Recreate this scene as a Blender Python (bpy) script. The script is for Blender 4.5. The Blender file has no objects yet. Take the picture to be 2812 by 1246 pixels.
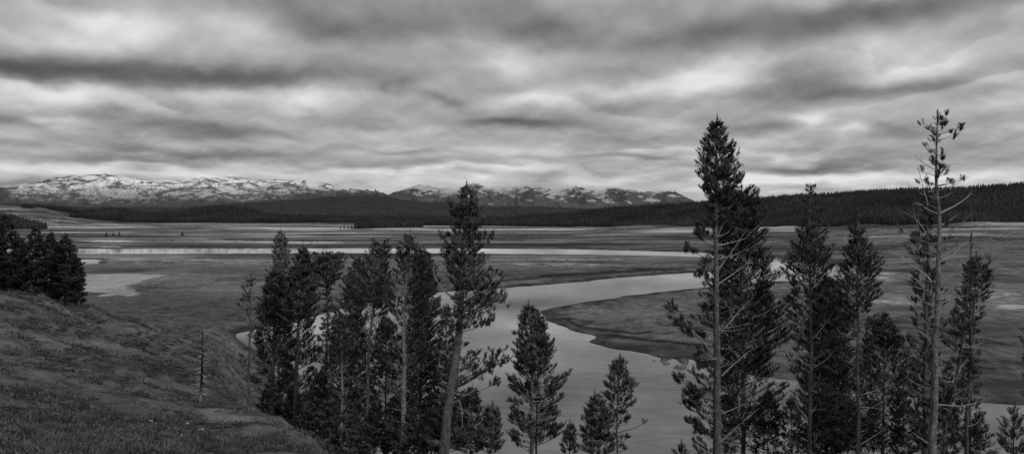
import bpy, math, random
import numpy as np

# ------------------------------------------------------------------ basics
F = 2340.0            # focal length in photograph pixels
CX, HY = 1406.0, 585.0   # principal column, eye-level row
WL = -40.0            # valley floor below the eye
rng = np.random.default_rng(7)
scene = bpy.context.scene
COL = scene.collection

def P(px, py, d):
    return np.array([(px - CX) * d / F, d, (HY - py) * d / F])

def tag(o, label=None, cat=None, group=None, kind=None):
    if label: o['label'] = label
    if cat: o['category'] = cat
    if group: o['group'] = group
    if kind: o['kind'] = kind
    return o

def empty(name, loc):
    o = bpy.data.objects.new(name, None)
    o.empty_display_size = 0.5
    o.location = loc
    COL.objects.link(o)
    return o

# ------------------------------------------------------------------ noise
def _hash(ix, iy, seed):
    h = (ix.astype(np.int64) * 374761393 + iy.astype(np.int64) * 668265263 + seed * 974711) & 0xFFFFFFFF
    h = ((h ^ (h >> 13)) * 1274126177) & 0xFFFFFFFF
    h = ((h ^ (h >> 16)) * 2246822519) & 0xFFFFFFFF
    return ((h ^ (h >> 15)) & 0xFFFFFF) / float(0xFFFFFF)

def vnoise(x, y, seed=0):
    x = np.asarray(x, float); y = np.asarray(y, float)
    ix = np.floor(x); iy = np.floor(y)
    fx = x - ix; fy = y - iy
    fx = fx * fx * fx * (fx * (fx * 6 - 15) + 10); fy = fy * fy * fy * (fy * (fy * 6 - 15) + 10)
    a = _hash(ix, iy, seed); b = _hash(ix + 1, iy, seed)
    c = _hash(ix, iy + 1, seed); e = _hash(ix + 1, iy + 1, seed)
    return (a * (1 - fx) + b * fx) * (1 - fy) + (c * (1 - fx) + e * fx) * fy

def fbm(x, y, octv=4, seed=0, gain=0.5, ridged=False):
    s = 0.0; amp = 1.0; tot = 0.0
    x = np.asarray(x, float); y = np.asarray(y, float)
    for i in range(octv):
        n = vnoise(x + 17.3 * i, y - 9.1 * i, seed + i)
        if ridged: n = 1 - np.abs(2 * n - 1)
        s = s + amp * n; tot += amp
        amp *= gain
        x, y = 2.03 * (x * 0.88 - y * 0.47), 2.03 * (x * 0.47 + y * 0.88)
    return s / tot

def sstep(a, b, x):
    t = np.clip((x - a) / (b - a), 0, 1)
    return t * t * (3 - 2 * t)

# ------------------------------------------------------------------ mesh building
def make_mesh(name, V, polys, tone=None, extra=None, mats=(), smooth=False, matidx=None):
    """V (n,3); polys: list of int arrays, each (m,k)."""
    me = bpy.data.meshes.new(name)
    V = np.asarray(V, np.float32)
    me.vertices.add(len(V))
    me.vertices.foreach_set('co', V.ravel())
    polys = [np.asarray(p, np.int32) for p in polys if len(p)]
    nl = sum(p.size for p in polys); npoly = sum(len(p) for p in polys)
    me.loops.add(nl); me.polygons.add(npoly)
    me.loops.foreach_set('vertex_index', np.concatenate([p.ravel() for p in polys]))
    tot = np.concatenate([np.full(len(p), p.shape[1], np.int32) for p in polys])
    st = np.concatenate([[0], np.cumsum(tot)[:-1]]).astype(np.int32)
    me.polygons.foreach_set('loop_start', st)
    me.polygons.foreach_set('loop_total', tot)
    if smooth:
        me.polygons.foreach_set('use_smooth', np.ones(npoly, bool))
    if matidx is not None:
        me.polygons.foreach_set('material_index', np.asarray(matidx, np.int32))
    for m in mats: me.materials.append(m)
    if tone is not None:
        a = me.attributes.new('tone', 'FLOAT', 'POINT')
        a.data.foreach_set('value', np.asarray(tone, np.float32))
    if extra:
        for k, v in extra.items():
            a = me.attributes.new(k, 'FLOAT', 'POINT')
            a.data.foreach_set('value', np.asarray(v, np.float32))
    me.update(calc_edges=True)
    return me

TRUNK = {}
def link(name, me, parent=None, loc=(0, 0, 0)):
    o = bpy.data.objects.new(name, me)
    o.location = loc
    COL.objects.link(o)
    if parent is not None:
        o.parent = parent
        if name == 'trunk': TRUNK[parent.name] = o
    return o

class MB:
    def __init__(s): s.V = []; s.T = []; s.Q = []; s.tone = []; s.n = 0
    def add(s, V, tris=None, quads=None, tone=0.5):
        V = np.asarray(V, float)
        s.V.append(V)
        s.tone.append(np.broadcast_to(np.asarray(tone, float), (len(V),)))
        if tris is not None and len(tris): s.T.append(np.asarray(tris) + s.n)
        if quads is not None and len(quads): s.Q.append(np.asarray(quads) + s.n)
        s.n += len(V)
    def tube(s, pts, rad, sides=6, tone=0.5, wob=0.0):
        pts = np.asarray(pts, float); n = len(pts)
        rad = np.broadcast_to(np.asarray(rad, float), (n,))
        tang = np.gradient(pts, axis=0)
        tang /= np.linalg.norm(tang, axis=1, keepdims=True) + 1e-9
        ref = np.array([0.13, 1, 0.07]) if abs(tang[0][2]) > 0.6 else np.array([0.05, 0.1, 1.0])
        U = np.cross(tang, ref); U /= np.linalg.norm(U, axis=1, keepdims=True) + 1e-9
        W = np.cross(tang, U)
        a = np.arange(sides) * 2 * np.pi / sides
        ring = np.cos(a)[None, :, None] * U[:, None, :] + np.sin(a)[None, :, None] * W[:, None, :]
        rr = rad[:, None, None] * (1 + (wob * (rng.random((n, sides, 1)) - 0.5) if wob else 0))
        V = (pts[:, None, :] + ring * rr).reshape(-1, 3)
        i = np.arange(n - 1)[:, None] * sides; j = np.arange(sides)[None, :]; k = (j + 1) % sides
        Q = np.stack([i + j, i + k, i + sides + k, i + sides + j], -1).reshape(-1, 4)
        tn = np.asarray(tone, float)
        if tn.ndim: tn = np.repeat(tn, sides)
        s.add(V, quads=Q, tone=tn)
    def mesh(s, name, mats, smooth=False):
        V = np.concatenate(s.V); polys = []
        if s.T: polys.append(np.concatenate(s.T))
        if s.Q: polys.append(np.concatenate(s.Q))
        return make_mesh(name, V, polys, np.concatenate(s.tone), mats=mats, smooth=smooth)

# ------------------------------------------------------------------ materials
def mat_tone(name, base=1.0, nscale=None, ncontrast=0.5, rough=0.95, spec=0.15, bump=0.0, bscale=None,
             stretch=(1, 1, 1), haze=0.0, haze_l=0.2, veil=False, detail=6):
    m = bpy.data.materials.new(name); m.use_nodes = True
    nt = m.node_tree; N = nt.nodes; L = nt.links
    bs = N['Principled BSDF']; out = N['Material Output']
    at = N.new('ShaderNodeAttribute'); at.attribute_name = 'tone'
    mul = N.new('ShaderNodeMath'); mul.operation = 'MULTIPLY'; mul.inputs[1].default_value = base
    L.new(at.outputs['Fac'], mul.inputs[0]); val = mul.outputs[0]
    if nscale:
        geo = N.new('ShaderNodeNewGeometry'); mp = N.new('ShaderNodeMapping'); mp.inputs['Scale'].default_value = stretch
        L.new(geo.outputs['Position'], mp.inputs['Vector'])
        no = N.new('ShaderNodeTexNoise'); no.inputs['Scale'].default_value = nscale
        no.inputs['Detail'].default_value = detail; no.inputs['Roughness'].default_value = 0.62
        L.new(mp.outputs['Vector'], no.inputs['Vector'])
        mr = N.new('ShaderNodeMapRange'); mr.inputs['From Min'].default_value = 0.28; mr.inputs['From Max'].default_value = 0.72
        mr.inputs['To Min'].default_value = 1 - ncontrast; mr.inputs['To Max'].default_value = 1 + ncontrast
        L.new(no.outputs['Fac'], mr.inputs['Value'])
        m2 = N.new('ShaderNodeMath'); m2.operation = 'MULTIPLY'
        L.new(val, m2.inputs[0]); L.new(mr.outputs[0], m2.inputs[1]); val = m2.outputs[0]
        if bump:
            nb = no
            if bscale:
                nb = N.new('ShaderNodeTexNoise'); nb.inputs['Scale'].default_value = bscale; nb.inputs['Detail'].default_value = 5
                L.new(mp.outputs['Vector'], nb.inputs['Vector'])
            bp = N.new('ShaderNodeBump'); bp.inputs['Strength'].default_value = bump; bp.inputs['Distance'].default_value = 0.3
            L.new(nb.outputs['Fac'], bp.inputs['Height']); L.new(bp.outputs[0], bs.inputs['Normal'])
    comb = N.new('ShaderNodeCombineColor')
    for i in range(3): L.new(val, comb.inputs[i])
    L.new(comb.outputs[0], bs.inputs['Base Color'])
    bs.inputs['Roughness'].default_value = rough
    bs.inputs['Specular IOR Level'].default_value = spec
    sh = bs.outputs[0]
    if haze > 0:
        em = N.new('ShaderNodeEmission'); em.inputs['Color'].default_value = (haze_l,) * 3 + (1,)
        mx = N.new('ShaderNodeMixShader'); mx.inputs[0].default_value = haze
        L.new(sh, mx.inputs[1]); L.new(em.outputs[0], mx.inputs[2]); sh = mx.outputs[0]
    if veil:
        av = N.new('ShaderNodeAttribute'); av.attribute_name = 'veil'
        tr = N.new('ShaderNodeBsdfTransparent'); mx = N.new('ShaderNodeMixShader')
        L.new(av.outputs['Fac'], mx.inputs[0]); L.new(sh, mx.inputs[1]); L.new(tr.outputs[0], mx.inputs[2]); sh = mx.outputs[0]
    L.new(sh, out.inputs['Surface'])
    return m

M = {}
M['ground'] = mat_tone('grassy_ground', 1.0, 0.9, 0.45, 0.95, 0.1, bump=0.5, bscale=3.0)
M['bark'] = mat_tone('pale_bark', 1.0, 5.0, 0.62, 0.9, 0.15, bump=0.9, bscale=14.0, stretch=(1, 1, 0.35))
M['deadwood'] = mat_tone('grey_dead_wood', 1.0, 6.0, 0.3, 0.85, 0.2)
M['needles'] = mat_tone('pine_needles', 1.0, 1.3, 0.35, 0.75, 0.2)
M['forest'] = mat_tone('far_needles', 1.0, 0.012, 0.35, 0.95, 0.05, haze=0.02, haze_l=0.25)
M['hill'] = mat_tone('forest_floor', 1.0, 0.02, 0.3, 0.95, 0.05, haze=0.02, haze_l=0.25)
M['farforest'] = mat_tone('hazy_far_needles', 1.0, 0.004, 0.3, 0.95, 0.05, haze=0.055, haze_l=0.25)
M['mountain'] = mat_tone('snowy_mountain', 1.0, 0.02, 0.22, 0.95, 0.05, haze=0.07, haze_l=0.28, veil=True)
M['sage'] = mat_tone('sage_leaves', 1.0, 2.2, 0.4, 0.95, 0.1)
M['stone'] = mat_tone('pale_stone', 1.0, 5.0, 0.3, 0.9, 0.2, bump=0.5)

def mat_water():
    m = bpy.data.materials.new('river_water'); m.use_nodes = True
    nt = m.node_tree; N = nt.nodes; L = nt.links
    N.remove(N['Principled BSDF']); out = N['Material Output']
    geo = N.new('ShaderNodeNewGeometry'); mp = N.new('ShaderNodeMapping'); mp.inputs['Scale'].default_value = (0.6, 1.5, 1); mp.inputs['Rotation'].default_value = (0, 0, 0.15)
    L.new(geo.outputs['Position'], mp.inputs['Vector'])
    n1 = N.new('ShaderNodeTexNoise'); n1.inputs['Scale'].default_value = 0.9; n1.inputs['Detail'].default_value = 3
    L.new(mp.outputs[0], n1.inputs['Vector'])
    bp = N.new('ShaderNodeBump'); bp.inputs['Strength'].default_value = 0.03; bp.inputs['Distance'].default_value = 0.05
    L.new(n1.outputs['Fac'], bp.inputs['Height'])
    n2 = N.new('ShaderNodeTexNoise'); n2.inputs['Scale'].default_value = 0.11; n2.inputs['Detail'].default_value = 7; n2.inputs['Roughness'].default_value = 0.6
    n2.inputs['Distortion'].default_value = 1.2
    L.new(mp.outputs[0], n2.inputs['Vector'])
    m3 = N.new('ShaderNodeMapRange'); m3.inputs['From Min'].default_value = 0.3; m3.inputs['From Max'].default_value = 0.7
    m3.inputs['To Min'].default_value = 0.08; m3.inputs['To Max'].default_value = 0.19
    L.new(n2.outputs['Fac'], m3.inputs['Value'])
    cc = N.new('ShaderNodeCombineColor')
    for i in range(3): L.new(m3.outputs[0], cc.inputs[i])
    df = N.new('ShaderNodeBsdfDiffuse'); L.new(cc.outputs[0], df.inputs['Color'])
    gl = N.new('ShaderNodeBsdfGlossy'); gl.inputs['Roughness'].default_value = 0.03; gl.inputs['Color'].default_value = (0.95, 0.95, 0.95, 1)
    L.new(bp.outputs[0], gl.inputs['Normal'])
    fr = N.new('ShaderNodeFresnel'); fr.inputs['IOR'].default_value = 1.38
    mx = N.new('ShaderNodeMixShader'); L.new(fr.outputs[0], mx.inputs[0]); L.new(df.outputs[0], mx.inputs[1]); L.new(gl.outputs[0], mx.inputs[2])
    L.new(mx.outputs[0], out.inputs['Surface'])
    return m
M['water'] = mat_water()

# ------------------------------------------------------------------ ground shape
# for each column of sight: (distance, height) knots; "y" values are photograph rows
def prof(near, far):
    d = [4.0] + [a for a, _ in near] + [a for a, _ in far]
    z = [-1.7] + [(HY - b) * a / F for a, b in near] + [b for _, b in far]
    return d, z
LG = np.linspace(math.log(4), math.log(9000), 700)
TABLE = [
    (-1500, prof([(20, 1246), (60, 960), (140, 730)], [(220, -20), (420, -38), (600, WL), (2600, WL), (4000, 45), (9000, 45)])),
    (-400, prof([(20, 1246), (60, 960), (140, 735)], [(220, -20), (420, -38), (600, WL), (2600, WL), (4000, 40), (9000, 40)])),
    (0, prof([(20, 1246), (60, 1000), (100, 850), (140, 770)], [(165, -14), (300, -33), (430, WL), (2600, WL), (4000, 36), (9000, 36)])),
    (110, prof([(20, 1246), (60, 1022), (100, 886), (145, 792)], [(170, -16.5), (290, -35), (400, WL), (2600, WL), (4000, 26), (9000, 26)])),
    (230, prof([(20, 1246), (60, 1050), (100, 930), (150, 838)], [(170, -18.5), (290, -37), (360, WL), (2600, WL), (3900, -20), (9000, -10)])),
    (350, prof([(20, 1246), (50, 1100), (80, 1005), (100, 965), (160, 875)], [(210, -26), (300, -38), (350, WL), (2800, WL), (3900, -36), (9000, -35)])),
    (450, prof([(20, 1246), (40, 1150), (58, 1100), (72, 1060), (90, 1000), (150, 920)], [(250, -32), (320, -39), (360, WL), (9000, WL)])),
    (560, prof([(25, 1246), (58, 1111), (70, 1105), (100, 1012), (170, 935)], [(260, -35), (310, -39.5), (350, WL), (9000, WL)])),
    (700, prof([(30, 1246), (50, 1145), (58, 1133), (66, 1150), (80, 1180), (120, 1120), (180, 1050)], [(225, WL), (9000, WL)])),
    (770, prof([(30, 1246), (50, 1160), (56, 1150), (64, 1185), (80, 1260), (120, 1205)], [(160, WL), (9000, WL)])),
    (850, prof([(30, 1246), (44, 1205), (50, 1200), (56, 1230), (70, 1320), (120, 1250)], [(150, WL), (9000, WL)])),
    (1000, prof([(25, 1300), (40, 1330), (60, 1400), (100, 1400)], [(130, WL), (9000, WL)])),
    (1230, prof([(20, 1280), (34, 1248), (40, 1255), (60, 1430), (100, 1410)], [(130, WL), (9000, WL)])),
    (1406, prof([(10, 1350), (30, 1400), (50, 1480), (100, 1420)], [(130, WL), (2000, WL), (2600, -39), (9000, -36)])),
    (1900, prof([(10, 1350), (30, 1400), (50, 1480), (100, 1420)], [(130, WL), (1000, WL), (1400, -37.5), (1900, -32.5), (9000, -20)])),
    (2160, prof([(10, 1350), (30, 1400), (50, 1480), (100, 1420)], [(130, WL), (960, WL), (1200, -36.5), (1600, -29.5), (9000, -10)])),
    (2400, prof([(10, 1350), (30, 1400), (50, 1480), (100, 1420)], [(130, WL), (820, WL), (1000, -34), (1400, -17), (9000, 20)])),
    (2812, prof([(10, 1350), (30, 1400), (50, 1480), (100, 1420)], [(130, WL), (600, WL), (900, -32), (1400, -16.5), (9000, 30)])),
    (4400, prof([(10, 1350), (30, 1400), (50, 1480), (100, 1420)], [(130, WL), (600, WL), (900, -32), (1400, -14), (9000, 30)])),
]
TP = np.array([t[0] for t in TABLE], float)
_k = np.exp(-0.5 * (np.arange(-12, 13) / 4.0) ** 2); _k /= _k.sum()
TZ = []
for _, (dd, zz) in TABLE:
    v = np.interp(LG, np.log(dd), zz)
    TZ.append(np.convolve(np.pad(v, 12, mode='edge'), _k, mode='valid'))
TZ = np.array(TZ)

def base_z(px, d):
    px = np.asarray(px, float); d = np.asarray(d, float)
    fi = np.interp(px, TP, np.arange(len(TP)))
    i = np.clip(np.floor(fi).astype(int), 0, len(TP) - 2); fx = fi - i
    fx = fx * 0.5 + 0.5 * (fx * fx * (3 - 2 * fx))
    fj = np.clip((np.log(np.maximum(d, 4)) - LG[0]) / (LG[1] - LG[0]), 0, len(LG) - 1.001)
    j = np.floor(fj).astype(int); fy = fj - j
    return ((TZ[i, j] * (1 - fy) + TZ[i, j + 1] * fy) * (1 - fx) + (TZ[i + 1, j] * (1 - fy) + TZ[i + 1, j + 1] * fy) * fx)

def px_of(X, Y): return CX + F * X / Y

def bumps(X, Y, d, z0):
    slope = sstep(-39.5, -36, z0) * (1 - sstep(300, 600, d))
    n = (fbm(X / 1.7, Y / 1.7, 3, 11) - 0.5) * 0.34 + (fbm(X / 11, Y / 8, 3, 21) - 0.5) * 2.1 * sstep(20, 80, d)
    far = sstep(800, 1300, d) * sstep(-39.5, -34, z0)
    n2 = (fbm(X / 160, Y / 160, 3, 31) - 0.45) * 15 * far
    side = sstep(60, -20, X + 0.10 * d) * (1 - sstep(330, 480, d))
    n3 = (fbm(X / 30, Y / 30, 3, 41) - 0.5) * 0.7 * (1 - slope) + side * (1 - slope) * (fbm(X / 7, Y / 7, 3, 45) - 0.35) * 1.1
    return n * slope + n2 + n3 * sstep(120, 200, d)

def ground_z(px, d):
    px = np.asarray(px, float); d = np.asarray(d, float)
    z0 = base_z(px, d); X = (px - CX) * d / F
    return z0 + bumps(X, d, d, z0)

# ------------------------------------------------------------------ river outline (photograph columns / rows on the valley floor)
WZ = WL - 0.55
RIVER = [(-900, 682), (-300, 682), (0, 682.5), (220, 682.5), (700, 681.5), (1100, 681), (1400, 682), (1600, 684), (1750, 688), (1900, 692), (2060, 697),
         (2180, 701), (2290, 711), (2350, 722), (2388, 735), (2394, 748), (2370, 759), (2280, 768), (2186, 769), (2108, 774), (2000, 783),
         (1910, 792), (1799, 802), (1700, 815), (1611, 829), (1534, 841), (1500, 849), (1487, 857), (1488, 868), (1500, 880), (1554, 902), (1612, 919),
         (1640, 927), (1611, 936), (1640, 945), (1677, 955), (1758, 968), (1799, 976), (1861, 985), (1901, 1000), (2000, 1020), (2150, 1042), (2300, 1062),
         (2450, 1085), (2550, 1096), (2700, 1106), (2812, 1112), (3200, 1125), (4400, 1140), (4400, 1420), (2400, 1420), (1400, 1420), (900, 1400),
         (840, 1250), (805, 1150), (775, 1070), (735, 985), (690, 948), (634, 928), (650, 917), (700, 906), (800, 885), (900, 857), (1000, 834), (1100, 816), (1190, 803),
         (1300, 796), (1390, 790), (1566, 777), (1682, 764), (1800, 755), (1892, 749), (1990, 742), (2040, 734), (2060, 722), (2000, 711), (1930, 706), (1780, 702),
         (1600, 699), (1400, 697), (1100, 695), (700, 696), (220, 698), (0, 699), (-300, 700), (-900, 701)]
POND = [(190, 713), (235, 711.5), (262, 711), (280, 716), (270, 723), (240, 727), (190, 728)]
def to_world(poly):
    a = np.array(poly, float); d = -WZ * F / (a[:, 1] - HY)
    return np.stack([(a[:, 0] - CX) * d / F, d], 1)
def smooth_poly(a, it=2):
    for _ in range(it):
        b = np.roll(a, -1, 0)
        a = np.stack([a * 0.75 + b * 0.25, a * 0.25 + b * 0.75], 1).reshape(-1, 2)
    return a
RW = smooth_poly(to_world(RIVER)); PW = smooth_poly(to_world(POND))

def sdf(X, Y, poly):
    out = np.empty(len(X)); a = poly; b = np.roll(poly, -1, 0)
    for s in range(0, len(X), 20000):
        x = X[s:s + 20000, None]; y = Y[s:s + 20000, None]
        ex, ey = (b - a)[:, 0], (b - a)[:, 1]
        wx = x - a[:, 0]; wy = y - a[:, 1]
        t = np.clip((wx * ex + wy * ey) / (ex * ex + ey * ey + 1e-9), 0, 1)
        d2 = (wx - ex * t) ** 2 + (wy - ey * t) ** 2
        c = ((a[:, 1] <= y) != (b[:, 1] <= y)) & (x < ex * (y - a[:, 1]) / np.where(ey == 0, 1e-9, ey) + a[:, 0])
        ins = (c.sum(1) % 2) == 1
        r = np.sqrt(d2.min(1)); out[s:s + 20000] = np.where(ins, -r, r)
    return out

# ------------------------------------------------------------------ ground sheet
def build_ground():
    pxs = np.concatenate([np.linspace(-1500, -120, 30), np.arange(-100, 2916, 4.5), np.linspace(2940, 4400, 32)])
    d1 = np.exp(np.linspace(math.log(4), math.log(128), 300))
    rows = np.concatenate([np.arange(1305, 800, -2.0), np.arange(800, 618, -0.8), np.arange(618, 608.5, -0.5)])
    d2 = -WL * F / (rows - HY)
    d3 = np.linspace(d2[-1] + 150, 7500, 20)
    ds = np.concatenate([d1, d2, d3])
    PX, D = np.meshgrid(pxs, ds)
    n, m = PX.shape
    px = PX.ravel(); d = D.ravel(); X = (px - CX) * d / F; Y = d
    z0 = base_z(px, d); z = z0 + bumps(X, Y, d, z0)
    flat = z0 < -37.5
    sd = np.full(len(px), 200.0)
    sel = np.where(flat & (d > 105) & (d < 1100))[0]
    wx = X[sel] + (fbm(X[sel] / 14, Y[sel] / 14, 4, 51) - 0.5) * 4.0 * np.clip(Y[sel] / 300, 0.4, 1.6)
    wy = Y[sel] + (fbm(X[sel] / 11, Y[sel] / 11, 5, 61, 0.55) - 0.5) * 5.0 * np.clip(Y[sel] / 350, 0.5, 1.2)
    s1 = sdf(wx, wy, RW); s2 = sdf(wx, wy, PW)
    sd[sel] = np.minimum(s1, s2)
    # shallow weedy margin below the point bar
    py = HY - (z0 * F / d)
    weed = np.exp(-((px - 1850) / 110) ** 2 - ((py - 996) / 14) ** 2)
    sd = sd + weed * (fbm(X / 2.6, Y / 7, 3, 71) - 0.47) * 60
    bank = np.clip(sd * 0.11, -1.6, 0.55)
    bank = np.where(sd > 5, 0.55 + np.clip((sd - 5) * 0.02, 0, 0.5), bank)
    wfac = flat * sstep(102, 112, d) * (1 - sstep(1050, 1099, d))
    # blend: on the flat the height is water level plus bank; on the slopes the slope wins
    valley = WZ + bank + np.where(sd > 6, z - WL, 0) * sstep(6, 25, sd) * 1.0
    k = sstep(-37.6, -39.2, z0) * wfac
    k = np.clip(sstep(0, 1, (-37.6 - z0) / 1.6), 0, 1) * wfac
    z = z * (1 - k) + valley * k
    z = np.where((d > 1050) & flat, np.maximum(z, WZ + 0.35), z)

    # ---- tone (albedo)
    py = HY - z * F / d
    tone = np.full(len(px), 0.118)
    # meadow: sward patches drawn out along the valley
    big = fbm(X / 130, Y / 110, 4, 81); mid = fbm(X / 38, Y / 34, 4, 91); fine = fbm(X / 7, Y / 7, 3, 101)
    grit = fbm(X / 2.2, Y / 4.5, 3, 105)
    tone *= 1.05 * np.clip(0.62 + 0.5 * big + 1.2 * (mid - 0.45) + 1.0 * (fine - 0.5) + 1.1 * (grit - 0.5), 0.25, 3)
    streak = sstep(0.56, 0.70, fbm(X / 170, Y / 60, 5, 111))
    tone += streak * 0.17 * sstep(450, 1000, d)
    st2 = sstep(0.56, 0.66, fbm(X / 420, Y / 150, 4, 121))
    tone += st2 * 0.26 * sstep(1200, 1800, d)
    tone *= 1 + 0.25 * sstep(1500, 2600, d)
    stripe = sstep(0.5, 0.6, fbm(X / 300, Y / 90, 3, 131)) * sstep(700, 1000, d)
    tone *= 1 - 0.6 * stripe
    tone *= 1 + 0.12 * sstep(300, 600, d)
    # foreground sage slope
    sl = np.clip(sstep(0, 1, (z0 + 39.6) / 2.5), 0, 1) * (1 - sstep(500, 900, d))
    s_t = 0.105 * (0.35 + 0.75 * fbm(X / 6, Y / 6, 4, 141) + 0.45 * fbm(X / 1.3, Y / 1.3, 4, 151))
    pale = sstep(0.58, 0.72, fbm(X / 14, Y / 26, 4, 161))
    s_t = s_t * (1 + 0.55 * pale)
    dark = sstep(0.60, 0.74, fbm(X / 3.0, Y / 3.0, 4, 171))
    s_t = s_t * (1 - 0.55 * dark)
    tone = tone * (1 - sl) + s_t * sl
    # hummocky edge of the slope toward the meadow stays darkish
    lowl = np.exp(-((px - 480) / 330) ** 4 - ((py - 860) / 50) ** 4) * (d > 150) * (1 - sl)
    rough = 0.085 * (0.4 + 0.7 * fbm(X / 9, Y / 9, 4, 143) + 0.5 * fbm(X / 2.0, Y / 2.0, 3, 153)) * (1 - 0.5 * sstep(0.56, 0.68, fbm(X / 4.5, Y / 4.5, 3, 173)))
    tone = tone * (1 - lowl) + rough * lowl
    def blob(cx, cy, sx, sy, f, a=0.0):
        nonlocal tone
        g = np.exp(-np.abs((px - cx + (mid - 0.5) * sx * 1.2) / sx) ** 2.5 - np.abs((py - cy + (mid - 0.5) * sy * 1.6) / sy) ** 2.5)
        tone = tone * (1 + (f ** 1.9 - 1) * g * np.clip(0.2 + 0.9 * fine + 1.2 * (grit - 0.4), 0, 1.2))
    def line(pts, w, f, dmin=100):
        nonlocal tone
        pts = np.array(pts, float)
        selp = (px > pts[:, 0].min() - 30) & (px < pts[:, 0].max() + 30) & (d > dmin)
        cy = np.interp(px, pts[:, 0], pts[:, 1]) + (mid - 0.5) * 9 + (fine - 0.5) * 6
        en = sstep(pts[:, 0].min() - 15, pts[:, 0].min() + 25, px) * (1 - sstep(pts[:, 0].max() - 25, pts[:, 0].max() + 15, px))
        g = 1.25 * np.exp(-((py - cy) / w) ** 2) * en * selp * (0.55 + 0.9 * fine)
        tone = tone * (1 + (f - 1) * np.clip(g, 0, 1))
    # broad tonal areas of the valley
    blob(1750, 676, 520, 6.5, 0.45); blob(700, 673, 520, 6, 0.62); blob(1200, 700, 900, 4, 0.6)
    blob(1600, 718, 330, 12, 0.8); blob(1500, 712, 260, 3, 1.9); blob(1550, 727, 160, 3.5, 1.7); blob(1480, 750, 260, 12, 0.7)
    blob(1700, 640, 130, 6, 0.7); blob(1880, 648, 120, 8, 0.72); blob(2160, 655, 110, 9, 0.7); blob(2060, 637, 50, 4, 1.7)
    blob(2240, 634, 70, 3, 1.8); blob(2010, 668, 100, 3, 1.4); blob(2700, 655, 90, 6, 1.4); blob(2420, 755, 40, 14, 1.7); blob(2480, 742, 120, 5, 0.5)
    blob(2740, 770, 130, 9, 0.65); blob(2740, 815, 80, 16, 1.5); blob(2460, 830, 80, 12, 1.4); blob(2520, 850, 110, 9, 0.55); blob(2650, 905, 160, 12, 0.75)
    blob(2700, 950, 200, 28, 0.9); blob(2700, 1050, 220, 16, 0.62); blob(2800, 842, 60, 10, 1.6)
    blob(300, 662, 55, 3, 2.4); blob(300, 677, 35, 1.6, 2.4); blob(580, 720, 240, 8, 1.3); blob(650, 660, 200, 5, 1.3); blob(800, 668, 120, 3, 1.6)
    blob(330, 740, 130, 8, 0.6); blob(700, 742, 200, 9, 0.75); blob(880, 665, 100, 3.5, 1.8)
    blob(60, 585, 260, 22, 0.7)
    # silt flat at the left
    def poly_mask(poly, soft):
        W = smooth_poly(to_world(poly)); r = np.zeros(len(px))
        q = np.where(flat & (d > 250) & (d < 800))[0]
        s = sdf(X[q] + (mid[q] - 0.5) * 16, Y[q] + (fine[q] - 0.5) * 22, W); r[q] = 1 - sstep(-soft, soft, s); return r
    sm = poly_mask([(150, 760), (235, 757), (330, 757), (475, 757.5), (440, 768), (385, 780), (345, 795), (335, 805), (400, 815), (300, 816), (230, 806), (150, 800)], 2)
    tone = tone * (1 - sm) + sm * (0.34 + 0.20 * (mid - 0.5) + 0.16 * (fine - 0.5))
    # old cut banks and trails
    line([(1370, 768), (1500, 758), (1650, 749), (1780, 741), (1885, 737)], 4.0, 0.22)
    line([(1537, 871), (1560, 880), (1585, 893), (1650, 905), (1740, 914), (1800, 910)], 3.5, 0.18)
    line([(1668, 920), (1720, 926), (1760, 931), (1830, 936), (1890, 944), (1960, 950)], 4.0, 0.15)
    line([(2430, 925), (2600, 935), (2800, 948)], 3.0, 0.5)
    for pts, w, f in [([(200, 897), (260, 893), (335, 898)], 5, 1.7), ([(60, 925), (210, 937), (330, 952), (450, 968), (560, 990)], 6, 1.4), ([(350, 905), (440, 915), (470, 925)], 6, 1.35), ([(560, 915), (640, 890), (690, 880)], 7, 1.35),
                      ([(280, 985), (400, 1005), (540, 1035)], 12, 0.55), ([(0, 1050), (120, 1075), (230, 1092)], 10, 1.35), ([(480, 970), (560, 975)], 6, 0.5), ([(0, 876), (60, 880), (130, 884)], 4, 0.45), ([(300, 1080), (420, 1090), (520, 1085)], 9, 0.6)]:
        line(pts, w, f, 40)
    # wet mud along the water
    mud = (1 - sstep(1.0, 12, sd + (fine - 0.5) * 14)) * k * np.clip(d / 300, 0.6, 1.5)
    tone = tone * (1 - 0.6 * np.clip(mud, 0, 1))
    mudflat = np.exp(-((px - 1770) / 190) ** 2 - ((py - 952) / 17) ** 2)
    tone *= 1 - 0.6 * np.clip(mudflat * (0.5 + fine), 0, 1)
    tone = np.clip(tone, 0.012, 0.6)
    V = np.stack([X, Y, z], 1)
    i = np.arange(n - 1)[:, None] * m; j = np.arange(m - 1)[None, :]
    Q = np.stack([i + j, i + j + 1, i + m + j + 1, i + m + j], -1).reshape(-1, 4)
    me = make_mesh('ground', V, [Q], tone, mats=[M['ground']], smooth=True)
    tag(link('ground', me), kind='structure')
    # water sheet
    xs = np.linspace(-700, 700, 8); ys = np.linspace(104, 1060, 8)
    XX, YY = np.meshgrid(xs, ys); nn = 8
    Vw = np.stack([XX.ravel(), YY.ravel(), np.full(64, WZ)], 1)
    i = np.arange(nn - 1)[:, None] * nn; j = np.arange(nn - 1)[None, :]
    Qw = np.stack([i + j, i + j + 1, i + nn + j + 1, i + nn + j], -1).reshape(-1, 4)
    tag(link('river_water', make_mesh('river_water', Vw, [Qw], mats=[M['water']])), kind='structure')
build_ground()

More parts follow.
